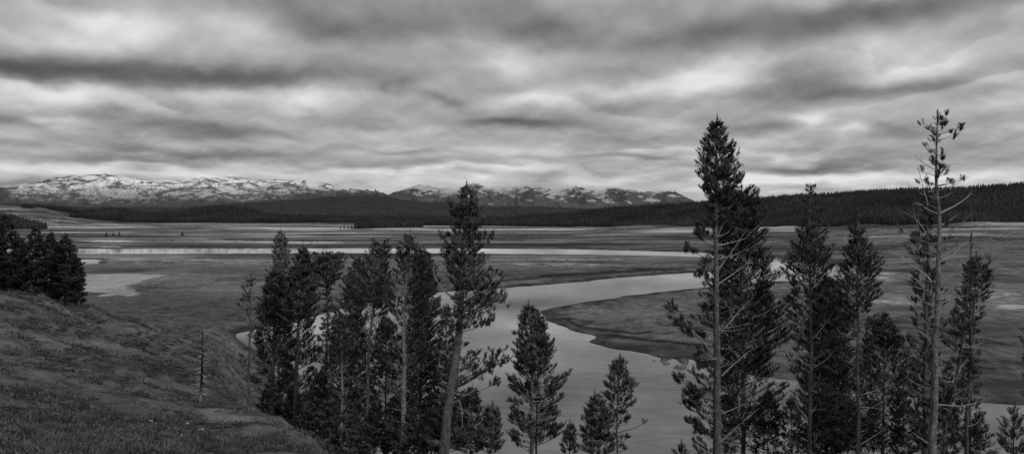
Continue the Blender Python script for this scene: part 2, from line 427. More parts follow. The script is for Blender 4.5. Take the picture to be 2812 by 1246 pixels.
# ------------------------------------------------------------------ sagebrush and grass on the near slope
def leaf_clumps(n, pos, rad, hgt, blades, width, tone):
    """n clumps of upright narrow leaves"""
    N = n * blades
    c = np.repeat(pos, blades, 0); r = np.repeat(rad, blades); h = np.repeat(hgt, blades); w = np.repeat(width, blades)
    a = rng.random(N) * 2 * np.pi; q = np.sqrt(rng.random(N))
    base = c + np.stack([np.cos(a) * q * r, np.sin(a) * q * r, (1 - q ** 2) * h * 0.7 * rng.random(N)], 1)
    lean = 0.25 + 0.75 * q
    dirv = np.stack([np.cos(a) * lean, np.sin(a) * lean, 0.3 + 0.5 * rng.random(N)], 1) + (rng.random((N, 3)) - 0.5) * 0.9
    dirv /= np.linalg.norm(dirv, axis=1, keepdims=True)
    ln = h * (0.18 + 0.35 * rng.random(N))
    b = rng.random(N) * 2 * np.pi
    side = np.stack([np.cos(b), np.sin(b), 0.3 * (rng.random(N) - 0.5)], 1) * w[:, None]
    v0 = base - side; v1 = base + side; v2 = base + dirv * ln[:, None] + side * 0.35; v3 = base + dirv * ln[:, None] - side * 0.35
    V = np.stack([v0, v1, v2, v3], 1).reshape(-1, 3)
    Q = np.arange(4 * N).reshape(N, 4)
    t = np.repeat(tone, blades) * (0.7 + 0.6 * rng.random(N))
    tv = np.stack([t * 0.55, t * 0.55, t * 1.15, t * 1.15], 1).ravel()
    return V, Q, tv

def ground_scatter(n, dmin, dmax, pmin, pmax):
    u = rng.random(n)
    d = np.exp(math.log(dmin) + u * (math.log(dmax) - math.log(dmin)))
    px = pmin + rng.random(n) * (pmax - pmin)
    z0 = base_z(px, d)
    ok = z0 > -38.5
    px, d = px[ok], d[ok]
    return np.stack([(px - CX) * d / F, d, ground_z(px, d)], 1), px, d

def build_cover():
    mb = MB()
    pos, px, d = ground_scatter(22000, 11, 330, -250, 1050)
    dens = fbm(pos[:, 0] / 3.2, pos[:, 1] / 3.2, 3, 201)
    keep = rng.random(len(px)) < sstep(0.40, 0.62, dens)
    pos, px, d = pos[keep], px[keep], d[keep]
    n = len(px)
    s = 0.45 + 1.0 * rng.random(n) ** 2
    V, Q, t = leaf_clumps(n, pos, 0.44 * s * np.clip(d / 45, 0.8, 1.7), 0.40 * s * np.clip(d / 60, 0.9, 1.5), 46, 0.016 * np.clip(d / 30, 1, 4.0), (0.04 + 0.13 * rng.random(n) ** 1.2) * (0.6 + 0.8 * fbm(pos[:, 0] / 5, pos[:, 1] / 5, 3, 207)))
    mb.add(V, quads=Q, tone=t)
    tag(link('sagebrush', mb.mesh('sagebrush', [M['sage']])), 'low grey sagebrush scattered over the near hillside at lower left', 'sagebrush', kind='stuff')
    mb = MB()
    pos, px, d = ground_scatter(17000, 10, 120, -250, 1300)
    n = len(px)
    V, Q, t = leaf_clumps(n, pos, np.full(n, 0.2) * np.clip(d / 40, 0.8, 2), 0.06 + 0.09 * rng.random(n), 9, 0.006 * np.clip(d / 20, 1, 4), (0.06 + 0.10 * rng.random(n)) * (0.4 + 1.1 * fbm(pos[:, 0] / 2.5, pos[:, 1] / 2.5, 3, 209)))
    mb.add(V, quads=Q, tone=t)
    tag(link('grass', mb.mesh('grass', [M['sage']])), 'short dry grass between the sagebrush on the near hillside', 'grass', kind='stuff')
build_cover()

def shrub(px, d, r, h, label, seed):
    pos = np.array([(px - CX) * d / F, d, float(ground_z(px, d))])
    root = empty('sagebrush_shrub', pos)
    tag(root, label, 'shrub', 'large sagebrush shrubs at the foot of the picture')
    st = MB(); n = 9
    ends = []
    for i in range(n):
        a = rng.random() * 6.28; l = h * (0.6 + 0.4 * rng.random()); o = r * (0.4 + 0.5 * rng.random())
        p = [np.zeros(3) - [0, 0, 0.1], [math.cos(a) * o * 0.3, math.sin(a) * o * 0.3, l * 0.45], [math.cos(a) * o, math.sin(a) * o, l]]
        st.tube(p, [0.022, 0.016, 0.008], 5, 0.12); ends.append(np.array(p[2])); ends.append(0.5 * (np.array(p[1]) + np.array(p[2])))
    link('stems', st.mesh('stems', [M['deadwood']]), root)
    ends = np.array(ends); m = len(ends) * 3
    c = np.repeat(ends, 3, 0) + (rng.random((m, 3)) - 0.5) * r * 0.55
    V, Q, t = leaf_clumps(m, c, np.full(m, r * 0.24), np.full(m, h * 0.30), 26, np.full(m, 0.010), 0.085 + 0.07 * rng.random(m))
    fb = MB(); fb.add(V, quads=Q, tone=t)
    link('foliage', fb.mesh('foliage', [M['sage']]), root)
shrub(712, 33, 0.55, 0.55, 'pale sagebrush shrub right of centre on the slope edge, by the foot of the picture', 1)
shrub(655, 29, 0.6, 0.55, 'wide grey sagebrush shrub cut by the bottom edge left of the slope edge', 2)
shrub(790, 36, 0.4, 0.4, 'small sagebrush shrub farthest right on the slope edge, beside the dark trees', 3)
shrub(668, 52, 0.5, 0.45, 'light rounded sagebrush shrub just in front of the leftmost tree of the left grove', 4)

def stone(px, d, s, label):
    pos = np.array([(px - CX) * d / F, d, float(ground_z(px, d)) + 0.10])
    u = np.linspace(0, np.pi, 7); v = np.linspace(0, 2 * np.pi, 10)[:-1]
    UU, VV = np.meshgrid(u, v, indexing='ij')
    D = np.stack([np.sin(UU) * np.cos(VV), np.sin(UU) * np.sin(VV), np.cos(UU)], -1).reshape(-1, 3)
    r = 0.75 + 0.5 * vnoise(D[:, 0] * 2 + px, D[:, 1] * 2 + D[:, 2] * 1.7, int(px))
    V = D * r[:, None] * np.array([1.4, 1.0, 0.7]) * s
    i = np.arange(6)[:, None] * 9; j = np.arange(9)[None, :]; k = (j + 1) % 9
    Q = np.stack([i + j, i + 9 + j, i + 9 + k, i + k], -1).reshape(-1, 4)
    tag(link('stone', make_mesh('stone', V, [Q], np.full(len(V), 0.36), mats=[M['stone']]), loc=pos), label, 'stone', 'pale stones on the near slope')
stone(552, 41, 0.11, 'largest pale stone, long and tilted, on the slope below the dead snag')
stone(578, 40.5, 0.08, 'small pale stone just right of the long tilted stone')
stone(515, 42, 0.07, 'small pale stone left of and above the long tilted stone')
stone(482, 39, 0.08, 'pale stone left of and below the long tilted stone')
stone(415, 37, 0.07, 'lone pale stone farthest left in the scatter of stones')

# ------------------------------------------------------------------ pines
def tuft_templates(n=3, needles=40, w=0.12):
    out = []
    for k in range(n):
        r = np.random.default_rng(100 + k)
        t = (np.arange(needles) + r.random(needles)) / needles
        a = np.arange(needles) * 2.4 + r.random(needles)
        ca, sa = np.cos(a), np.sin(a)
        rr = (0.7 + 0.6 * r.random(needles)) * np.where(t > 0.9, 0.6, 1.0) * (0.8 + 0.2 * np.minimum(t * 3, 1))
        base = np.stack([0 * t, 0 * t, t * 0.85], 1)
        tip = np.stack([ca * rr, sa * rr, t * 0.85 + 0.12 + 0.12 * r.random(needles)], 1)
        side = np.stack([-sa * w, ca * w, 0 * t], 1)
        V = np.stack([base - side, base + side, tip], 1).reshape(-1, 3)
        out.append(V)
    return out
TUFT = tuft_templates()
TUFT_LO = tuft_templates(3, 12, 0.32)

def add_tufts(mb, pos, dirs, ln, rad, tone, lo=False):
    pos = np.asarray(pos); dirs = np.asarray(dirs, float); ln = np.asarray(ln); rad = np.asarray(rad); tone = np.asarray(tone)
    dirs = dirs / (np.linalg.norm(dirs, axis=1, keepdims=True) + 1e-9)
    ref = np.where(np.abs(dirs[:, 2:3]) > 0.9, np.array([[1.0, 0, 0]]), np.array([[0, 0, 1.0]]))
    U = np.cross(dirs, ref); U /= np.linalg.norm(U, axis=1, keepdims=True) + 1e-9
    W = np.cross(dirs, U)
    which = rng.integers(0, 3, len(pos))
    for k in range(3):
        s = which == k
        if not s.any(): continue
        T = (TUFT_LO if lo else TUFT)[k]; n = s.sum(); K = len(T)
        V = (pos[s][:, None, :] + T[None, :, 0:1] * (rad[s][:, None, None] * U[s][:, None, :])
             + T[None, :, 1:2] * (rad[s][:, None, None] * W[s][:, None, :])
             + T[None, :, 2:3] * (ln[s][:, None, None] * dirs[s][:, None, :]))
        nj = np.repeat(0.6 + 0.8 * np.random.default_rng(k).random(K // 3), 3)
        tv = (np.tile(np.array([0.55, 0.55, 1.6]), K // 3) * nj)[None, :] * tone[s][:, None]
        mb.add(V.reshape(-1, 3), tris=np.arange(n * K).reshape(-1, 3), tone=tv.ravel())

def trunk_at(tp, z):
    return np.array([np.interp(z, tp[:, 2], tp[:, 0]), np.interp(z, tp[:, 2], tp[:, 1]), z])

def dead_branch(root, origin, pts, r0, tone, twigs=2, name='dead_branch'):
    mb = MB()
    pts = np.asarray(pts, float); n = len(pts)
    rad = r0 * (1 - 0.82 * np.linspace(0, 1, n))
    mb.tube(pts - origin, rad, 5, tone)
    L = np.linalg.norm(pts[-1] - pts[0])
    for _ in range(twigs):
        k = rng.integers(max(1, n // 3), n - 1) if n > 3 else 1
        a = pts[k]; dv = pts[min(k + 1, n - 1)] - pts[k - 1]; dv /= np.linalg.norm(dv) + 1e-9
        sv = rng.normal(size=3); sv[2] = abs(sv[2]) * 0.6
        dv = dv * 0.8 + sv * 0.45
        l = L * (0.14 + 0.22 * rng.random())
        mb.tube(np.array([a, a + dv * l * 0.5, a + dv * l + [0, 0, 0.12 * l]]) - origin, [rad[k] * 0.6, rad[k] * 0.45, rad[k] * 0.25], 4, tone)
    return link(name, mb.mesh(name, [M['deadwood']]), root if root.name.startswith('dead_snag') else TRUNK[root.name])

G1 = 'pines of the grove left of centre'; G2 = 'pines in the middle of the picture'; G3 = 'pines at the right of the picture'
def pine(label, px, d, trunk, r0, profile, dens=1.0, tuft=(0.28, 0.092), tone=0.045, btone=0.23, dead=0, dead_zone=None, dead_len=(0.6, 1.8),
         dead_px=(), group='pines standing in front of the river', name='pine_tree', cat='pine tree', droop=0.0, lo=False, seed=0, extra_tufts=(), step=0.205, up=1.0, depth=1.0,
         front=None):
    """trunk: list of (px,py) from top down; profile: list of (py, left px, right px)"""
    global rng
    rng = np.random.default_rng(1000 + seed)
    btone = btone * 0.68
    T = [P(x, y, d) for x, y in trunk]
    bx = trunk[-1][0]
    gz = float(ground_z(bx, d))
    if T[-1][2] > gz + 0.2:
        dx = (trunk[-1][0] - trunk[-2][0]) / max(trunk[-1][1] - trunk[-2][1], 1)
        drop = T[-1][2] - gz
        T.append(np.array([T[-1][0] + dx * drop * 0.7, d, gz - 0.25]))
    T = np.array(T)[::-1]; T[-1, 2] -= 0.04
    # resample trunk with slight wander
    zt = np.linspace(T[0, 2], T[-1, 2], 34)
    tp = np.array([[np.interp(z, T[:, 2], T[:, 0]), d, z] for z in zt])
    wob = (fbm(zt / 2.5, zt * 0 + seed, 2, 300 + seed) - 0.5) * 0.16
    taper0 = np.linspace(0, 1, 34)
    tp[:, 0] += wob * np.sin(np.pi * taper0); tp[:, 1] += wob[::-1] * np.sin(np.pi * taper0)
    H = T[-1, 2] - T[0, 2]
    rad = r0 * ((1 - taper0) ** 0.8 * 0.92 + 0.06) ; rad[0] *= 1.35; rad[1] *= 1.1
    rad = rad * min(1.0, 1.0)
    org = tp[0].copy(); org[2] = gz
    root = empty(name, org)
    tag(root, label, cat, group)
    tm = MB(); tm.tube(tp - org, rad, 10, btone * (0.8 + 0.4 * fbm(zt * 1.5, zt * 0, 3, seed)), wob=0.12)
    # stubs of broken branches
    if dead_zone:
        za, zb = [(HY - y) * d / F for y in dead_zone]
        for _ in range(14):
            z = zb + rng.random() * (za - zb); c = trunk_at(tp, z); a = rng.random() * 6.28; l = 0.14 + 0.2 * rng.random()
            v = np.array([math.cos(a), math.sin(a), 0.15])
            tm.tube(np.array([c, c + v * l]) - org, [0.02, 0.012], 4, btone * 0.8)
    link('trunk', tm.mesh('trunk', [M['bark']], smooth=True), root)
    # crown
    pr = np.array([tuple(q) + (1.0,) * (4 - len(q)) for q in sorted(profile)], float)
    tone = tone * 2.5
    wid = 1.24 if seed in (33, 35, 36, 40) else 1.26 if group == G1 else 1.06 if group == G3 else 1.04
    pr[:, 1:3] *= wid
    if front is None: front = dead_zone[0] if dead_zone else 5000
    ztop = (HY - pr[0, 0]) * d / F - (0.6 if min(p[1] for p in profile) < 6 else 0.3); zbot = (HY - pr[-1, 0]) * d / F
    wood = MB(); TPOS = []; TDIR = []; TTONE = []
    z = zbot; k = 0
    clump = rng.random() * 100
    while z < ztop:
        y = HY - z * F / d
        Lw = np.interp(y, pr[:, 0], pr[:, 1]) * d / F; Rw = np.interp(y, pr[:, 0], pr[:, 2]) * d / F
        f = (z - zbot) / (ztop - zbot + 1e-6)
        dn = dens * np.interp(y, pr[:, 0], pr[:, 3])
        nb = rng.integers(3, 6) if dn >= 1.2 else rng.integers(2, 5) if dn >= 0.8 else rng.integers(1, 4)
        a0 = rng.random() * 6.28
        for b in range(nb):
            a = a0 + b * 6.28 / nb + (rng.random() - 0.5) * 0.9
            ca = math.cos(a)
            side = Rw if ca > 0 else Lw
            L = side * (abs(ca) ** 1.0) + depth * 0.5 * (Lw + Rw) * (1 - abs(ca))
            L *= 0.62 + 0.5 * rng.random()
            if rng.random() < 0.07: L *= 1.22
            zt_ = ztop - z
            L = L - 0.10 * tuft[0]
            if pr[0, 1] < 6 * wid: L = min(L, 0.10 + 0.45 * zt_)
            if L < 0.04: continue
            if rng.random() > min(1.0, dn): continue
            bare = y > front
            if bare and math.sin(a) < -0.1 and rng.random() < 0.93: continue
            c = trunk_at(tp, z + (rng.random() - 0.5) * step)
            e0 = (0.10 + 0.55 * f ** 1.5) * up - droop
            t = np.linspace(0, 1, 6)
            curl = (rng.random() - 0.5) * 0.35
            r_ = L * t
            ang = a + curl * t
            rise = math.tan(e0) * r_ + (0.22 * up - 0.1 * droop) * L * t ** 2.2
            pts = c + np.stack([np.cos(ang) * r_, np.sin(ang) * r_, rise], 1)
            pts += (rng.random((6, 3)) - 0.5) * 0.05 * L * t[:, None]
            wood.tube(pts - org, np.linspace(0.012 + 0.011 * L, 0.006, 6), 4, btone * 0.5)
            btn = tone * (0.6 + 0.8 * rng.random())
            fw = np.array([math.cos(a), math.sin(a), 0.0]); pp = np.array([-math.sin(a), math.cos(a), 0.0])
            TPOS.append(pts[-1] - 0.12 * fw); TDIR.append(fw * 0.6 + [0, 0, 0.9 * up]); TTONE.append(btn * 1.15)
            nt = int(1 + L * (13.0 if not lo else 3.0) * min(dn, 1.6) + rng.random())
            for _ in range(nt):
                t0 = 0.45 if bare else 0.22; tt = t0 + (1 - t0) * rng.random() ** 0.8
                q = np.array([np.interp(tt, t, pts[:, i]) for i in range(3)])
                sgn = 1 if rng.random() < 0.5 else -1
                s = (0.08 + 0.42 * rng.random()) * L * (1.1 - 0.75 * tt) + 0.05
                e = q + pp * sgn * s * 0.8 + fw * s * 0.45 + np.array([0, 0, (0.28 * up - 0.2 * droop) * s + 0.03])
                if s > 0.22 and not lo: wood.tube(np.array([q, e]) - org, [0.009, 0.005], 3, btone * 0.45)
                TPOS.append(e); TDIR.append(fw * 0.45 + pp * sgn * 0.4 + np.array([0, 0, 0.95 * up - droop]) + rng.normal(size=3) * 0.28)
                TTONE.append(btn * (0.7 + 0.6 * rng.random()) * (0.7 + 0.45 * tt))
        z += step * (0.6 + 0.8 * rng.random()) * (1.0 - 0.35 * f)
    # leader
    for i in range(6):
        TPOS.append(tp[-1] - [0, 0, 0.20 + 0.15 * i]); a = rng.random() * 6.28
        TDIR.append(np.array([math.cos(a) * 0.12 * i, math.sin(a) * 0.12 * i, 1.0])); TTONE.append(tone)
    for (x, y, sx, sy, n) in extra_tufts:            # boughs: a limb from the trunk, side twigs and their tufts
        tip = P(x, y, d); tip[1] += rng.normal() * sx * d / F * 0.5
        c0 = trunk_at(tp, np.clip(tip[2] - 0.35 * abs(tip[0] - np.interp(tip[2], tp[:, 2], tp[:, 0])), tp[0, 2], tp[-1, 2]))
        out_ = tip - c0; ln_ = np.linalg.norm(out_[:2]) + 1e-6; out_ = out_ / (np.linalg.norm(out_) + 1e-6)
        far_ = tip + np.array([out_[0], out_[1], 0.35]) * sx * d / F * 1.3
        sp = np.array([c0, c0 * 0.45 + tip * 0.55 + [0, 0, -0.06 * ln_], tip, far_])
        wood.tube(sp - org, [0.012 + 0.012 * ln_, 0.010 + 0.006 * ln_, 0.012, 0.006], 4, btone * 0.55)
        for _ in range(max(1, n // 5)):
            t_ = 0.35 + 0.65 * rng.random() ** 0.7
            k_ = t_ * 3; q0 = np.array([np.interp(k_, [0, 1, 2, 3], sp[:, i]) for i in range(3)])
            q1 = q0 + np.array([rng.normal() * sx * d / F * 0.75, rng.normal() * sx * d / F * 0.75, rng.normal() * sy * d / F * 0.7])
            wood.tube(np.array([q0, 0.5 * (q0 + q1) - [0, 0, 0.03], q1]) - org, [0.010, 0.008, 0.005], 3, btone * 0.5)
            for m_ in range(6 if n > 12 else 4):
                w_ = 0.45 + 0.55 * rng.random()
                TPOS.append(q0 * (1 - w_) + q1 * w_ + rng.normal(size=3) * 0.05)
                TDIR.append(np.array([out_[0] * 0.4 + rng.normal() * 0.35, rng.normal() * 0.4, 0.85])); TTONE.append(tone * (0.6 + 0.8 * rng.random()))
    n = len(TPOS)
    cm = MB()
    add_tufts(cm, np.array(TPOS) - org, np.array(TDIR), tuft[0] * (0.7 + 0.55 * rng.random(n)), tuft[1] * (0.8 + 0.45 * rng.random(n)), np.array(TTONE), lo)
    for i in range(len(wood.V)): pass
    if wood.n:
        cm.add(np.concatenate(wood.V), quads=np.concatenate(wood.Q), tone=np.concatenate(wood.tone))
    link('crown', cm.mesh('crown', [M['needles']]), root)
    # dead limbs
    for i in range(dead):
        za, zb = [(HY - y) * d / F for y in dead_zone]
        z = zb + rng.random() * (za - zb); c = trunk_at(tp, z)
        a = rng.random() * 6.28; L = dead_len[0] + (dead_len[1] - dead_len[0]) * rng.random() ** 1.5
        t = np.linspace(0, 1, 7); e0 = 0.05 + 0.5 * rng.random(); bend = rng.normal() * 0.25
        r_ = L * t; ang = a + (rng.random() - 0.5) * 0.7 * t
        pts = c + np.stack([np.cos(ang) * r_, np.sin(ang) * r_, math.tan(e0) * r_ * (0.5 + 0.2 * t) + bend * L * t ** 2 * 0.6 + 0.12 * L * t ** 3], 1)
        pts[1:] += rng.normal(size=(6, 3)) * 0.022 * L
        dead_branch(root, org, pts, 0.018 + 0.011 * L, 0.18 + 0.2 * rng.random(), twigs=int(rng.integers(1, 5)))
    for (pp_, rr) in dead_px:
        pts = []
        sgn = rng.normal() * 0.3
        for q, (x, y) in enumerate(pp_):
            v = P(x, y, d); v[1] += sgn * q * 0.2; pts.append(v)
        pts = np.array(pts)
        if len(pts) > 2:   # smooth
            tt = np.linspace(0, len(pts) - 1, 9)
            pts = np.stack([np.interp(tt, range(len(pts)), pts[:, i]) for i in range(3)], 1)
            pts[1:-1] = 0.25 * pts[:-2] + 0.5 * pts[1:-1] + 0.25 * pts[2:]
        dead_branch(root, org, pts, rr, 0.22 + 0.14 * rng.random(), twigs=2)
    return root

# --- left grove
G1 = 'pines of the grove left of centre'
pine('small thin sparse pine, leftmost of the left grove at the edge of the slope', 691, 62, [(689, 748), (688, 850), (685, 1000), (685, 1104)], 0.11,
     [(748, 2, 3), (790, 14, 10), (830, 24, 22), (880, 24, 30), (950, 26, 34), (1020, 24, 30), (1080, 26, 20)], dens=0.75, tone=0.034, group=G1, seed=1, step=0.3, dead=7, dead_zone=(860, 1090), dead_len=(0.4, 0.9), btone=0.16)
pine('dense dark pine with drooping base, second from the left of the left grove', 757, 66, [(757, 726), (756, 850), (753, 930), (746, 1126)], 0.17,
     [(726, 2, 2), (760, 14, 14), (800, 26, 24), (860, 40, 38), (940, 48, 46), (1020, 50, 46), (1090, 46, 40)], dens=1.25, tone=0.028, group=G1, seed=2, dead=8, dead_zone=(890, 1110), dead_len=(0.5, 1.2), btone=0.15)
pine('tall slender pale pine rising behind the second pine of the left grove', 770, 90, [(771, 626), (770, 750), (768, 900), (765, 1090)], 0.2,
     [(626, 2, 2), (650, 12, 12), (690, 18, 18), (730, 15, 20), (760, 24, 30), (850, 34, 40), (1000, 40, 40)], dens=1.0, tone=0.075, group=G1, seed=3, btone=0.2)
pine('pointed dark pine leaning slightly right near the slope edge, in the left grove', 832, 64, [(832, 665), (829, 780), (815, 940), (808, 1168)], 0.2,
     [(665, 2, 2), (690, 10, 10), (720, 20, 18), (780, 28, 26), (850, 42, 40), (930, 46, 44), (1040, 42, 52), (1120, 38, 40)], dens=1.2, tone=0.028, group=G1, seed=4, dead=9, dead_zone=(900, 1140), dead_len=(0.5, 1.3), btone=0.13)
pine('flat topped dark pine with a bare middle showing the river, in the left grove', 896, 70, [(896, 704), (898, 780), (899, 900), (890, 1160), (886, 1260)], 0.2,
     [(704, 6, 6), (722, 40, 36), (750, 46, 42), (785, 34, 26), (800, 10, 10), (850, 8, 10), (900, 12, 18), (1000, 30, 40), (1180, 46, 46)], dens=1.15, tone=0.028, group=G1, seed=5, btone=0.12, up=0.6, dead=6, dead_zone=(800, 950), dead_len=(0.4, 1.0))
pine('narrow dark pine with lopsided left crown between the flat topped and the round topped pines', 985, 74, [(985, 700), (978, 800), (965, 900), (962, 1240)], 0.18,
     [(700, 3, 3), (720, 14, 12), (760, 22, 18), (800, 34, 14), (860, 36, 26), (960, 40, 40), (1140, 46, 46), (1240, 50, 46)], dens=1.15, tone=0.026, group=G1, seed=6)
pine('tall round topped pine with bare lower trunk and curled dead limbs, in the left grove', 1046, 58, [(1046, 672), (1036, 780), (1014, 920), (1010, 1040), (1004, 1246)], 0.2,
     [(672, 12, 12), (690, 18, 20), (720, 26, 26), (780, 50, 30), (850, 58, 30), (900, 64, 40), (960, 62, 48), (1010, 44, 40, .9), (1100, 40, 36, .8), (1250, 44, 40, .8)], dens=1.15, tone=0.040, group=G1, seed=7, dead=14, dead_zone=(860, 1230), dead_len=(0.5, 1.4),
     dead_px=[([(1012, 925), (995, 905), (960, 880)], 0.03), ([(1012, 960), (985, 965), (965, 950), (968, 930)], 0.025), ([(1012, 955), (1045, 925), (1060, 905)], 0.025), ([(1008, 1130), (975, 1140), (955, 1125)], 0.025)], btone=0.50)
pine('straight pine with the palest long trunk in the left grove', 1126, 54, [(1127, 626), (1118, 740), (1112, 850), (1110, 1000), (1106, 1250)], 0.21,
     [(626, 3, 3), (650, 18, 14), (700, 26, 40), (740, 36, 50), (800, 44, 66), (860, 42, 72), (920, 36, 70), (980, 36, 66, .9), (1050, 40, 60, .8), (1150, 40, 56, .8), (1250, 44, 56, .9)], dens=1.15, tone=0.043, group=G1, seed=8, front=745, dead=30, dead_zone=(800, 1240), dead_len=(0.3, 1.1),
     dead_px=[([(1110, 990), (1085, 945), (1068, 935)], 0.028), ([(1108, 860), (1088, 838), (1074, 828)], 0.026), ([(1108, 1050), (1080, 1000), (1064, 990)], 0.026)], btone=0.62)
pine('dark pine hanging to the right close behind the pale trunked pine', 1163, 60, [(1163, 672), (1160, 800), (1156, 1000), (1150, 1250)], 0.16,
     [(672, 4, 8), (700, 16, 30), (760, 20, 34), (820, 26, 38), (880, 40, 36), (960, 46, 34), (1100, 50, 40), (1230, 50, 46)], dens=1.2, tone=0.032, group=G1, seed=9)
pine('shorter dark pine in front of the flat topped pine, its bare lower trunk at bottom', 934, 57, [(934, 850), (936, 960), (938, 1060), (934, 1250)], 0.14,
     [(850, 3, 3), (880, 18, 14), (930, 36, 30), (990, 50, 40), (1060, 54, 44), (1120, 40, 34), (1200, 30, 30)], dens=1.15, tone=0.033, group=G1, seed=10, front=990, dead=10, dead_zone=(1000, 1230), dead_len=(0.4, 1.0), btone=0.42)
pine('thin low pine between two pale trunks in the dark foot of the left grove', 1062, 63, [(1062, 860), (1060, 1000), (1056, 1250)], 0.13,
     [(860, 2, 2), (900, 20, 20), (1000, 36, 34), (1120, 44, 40), (1240, 40, 44)], dens=1.1, tone=0.028, group=G1, seed=11, dead=4, dead_zone=(1050, 1220), btone=0.18)
pine('low dark pine at the foot of the slope edge, bottom of the left grove', 880, 60, [(882, 1010), (880, 1100), (878, 1250)], 0.1,
     [(1010, 2, 2), (1060, 22, 24), (1130, 38, 40), (1240, 46, 48)], dens=1.2, tone=0.030, group=G1, seed=12, btone=0.14)

for i, (x, y, dd) in enumerate([(735, 1050, 70), (905, 1080, 54), (970, 1120, 53), (1030, 1100, 55), (1085, 1080, 58), (1140, 1100, 52), (1185, 1130, 51), (845, 1130, 62), (792, 985, 70), (812, 1060, 68)]):
    pine('young pine in the dark undergrowth at the foot of the left grove', x, dd, [(x, y), (x - 1, 1180), (x - 2, 1260)], 0.06, [(y, 2, 2), (y + 40, 20, 20), (y + 90, 34, 34), (1262, 46, 46)],
         dens=1.1, tone=0.026, btone=0.14, group='young pines of the left undergrowth', seed=80 + i)

# --- centre
G2 = 'pines in the middle of the picture'
pine('tall leaning lone pine in the centre with heavy right side and bare curved limbs', 1282, 50, [(1282, 495), (1280, 600), (1269, 715), (1264, 800), (1259, 900), (1252, 970), (1238, 1071), (1226, 1150), (1218, 1246)], 0.37,
     [(495, 2, 2), (520, 10, 8), (545, 16, 16), (580, 22, 28), (610, 26, 48), (650, 30, 56), (690, 34, 66), (720, 50, 80), (760, 44, 70), (800, 20, 96), (840, 4, 110), (880, 0, 104), (915, 0, 84), (922, 0, 4), (955, 2, 20), (1000, 6, 60), (1060, 10, 70), (1080, 4, 20), (1120, 30, 30), (1240, 50, 60)],
     dens=1.15, tone=0.040, group=G2, seed=20, btone=0.22, dead=12, dead_zone=(960, 1160), dead_len=(0.4, 1.4), depth=0.9,
     dead_px=[([(1258, 823), (1225, 808), (1205, 780), (1190, 755), (1187, 740), (1195, 712)], 0.065), ([(1254, 986), (1280, 1010), (1290, 1035)], 0.045), ([(1238, 1085), (1262, 1098), (1268, 1130), (1270, 1170), (1258, 1215)], 0.05),
              ([(1240, 1075), (1275, 1090), (1300, 1070), (1325, 1048)], 0.05), ([(1262, 925), (1300, 930), (1345, 947)], 0.022), ([(1255, 960), (1235, 968), (1228, 985)], 0.03), ([(1268, 870), (1330, 846), (1370, 850)], 0.035),
              ([(1242, 1060), (1215, 1045), (1205, 1052)], 0.035), ([(1240, 1110), (1285, 1130), (1295, 1155)], 0.035)],
     extra_tufts=[(1240, 575, 5, 14, 26), (1250, 600, 5, 10, 20), (1222, 640, 8, 8, 18), (1235, 650, 10, 8, 16), (1218, 700, 12, 8, 18), (1240, 690, 12, 14, 30), (1340, 985, 26, 16, 90), (1370, 1000, 14, 10, 50), (1330, 1020, 26, 14, 70), (1345, 1060, 18, 14, 36), (1300, 975, 14, 10, 30), (1345, 830, 26, 26, 90), (1330, 890, 28, 16, 80), (1340, 760, 22, 24, 50), (1325, 660, 16, 26, 40)])
pine('small spiky pine half hidden behind the left side of the leaning centre pine', 1226, 58, [(1226, 828), (1225, 950), (1222, 1250)], 0.12,
     [(828, 2, 2), (850, 10, 10), (880, 22, 16), (920, 26, 20), (1000, 34, 40), (1100, 46, 60), (1240, 60, 70)], dens=1.1, tone=0.032, group=G2, seed=21, btone=0.16)
pine('bushy young pine at the right foot of the leaning centre pine', 1350, 46, [(1352, 1096), (1350, 1160), (1346, 1250)], 0.09,
     [(1096, 2, 2), (1120, 14, 12), (1160, 24, 24), (1245, 44, 36)], dens=1.3, tone=0.036, group=G2, seed=22, btone=0.18)
pine('young pine with soft crown at the very bottom beneath the leaning centre pine', 1295, 52, [(1297, 1050), (1294, 1130), (1290, 1250)], 0.09,
     [(1050, 2, 2), (1090, 16, 20), (1150, 30, 30), (1245, 44, 40)], dens=1.2, tone=0.034, group=G2, seed=23, btone=0.18)
pine('broad pyramid shaped pine against the river, right of the leaning centre pine', 1451, 50, [(1451, 821), (1456, 900), (1463, 1025), (1461, 1120), (1458, 1250)], 0.17,
     [(821, 2, 2), (850, 12, 10), (890, 26, 28), (930, 30, 46), (975, 46, 54), (1010, 54, 60), (1050, 70, 74), (1080, 64, 92), (1110, 58, 80), (1160, 58, 70), (1240, 56, 80)],
     dens=1.35, tone=0.036, group=G2, seed=24, btone=0.24, dead=16, dead_zone=(1040, 1245), dead_len=(0.4, 1.3))
pine('slim second spire rising from the right shoulder of the pyramid pine', 1477, 51.2, [(1477, 847), (1478, 900), (1476, 1000), (1474, 1250)], 0.09,
     [(847, 2, 2), (870, 8, 10), (900, 14, 20), (940, 16, 30), (1000, 24, 36)], dens=1.1, tone=0.036, group=G2, seed=25, btone=0.2)
pine('low pine sloping away at the right foot of the pyramid pine', 1565, 49, [(1566, 1150), (1565, 1200), (1562, 1260)], 0.07,
     [(1150, 2, 2), (1180, 12, 12), (1245, 26, 24)], dens=1.2, tone=0.034, group=G2, seed=26, btone=0.18)
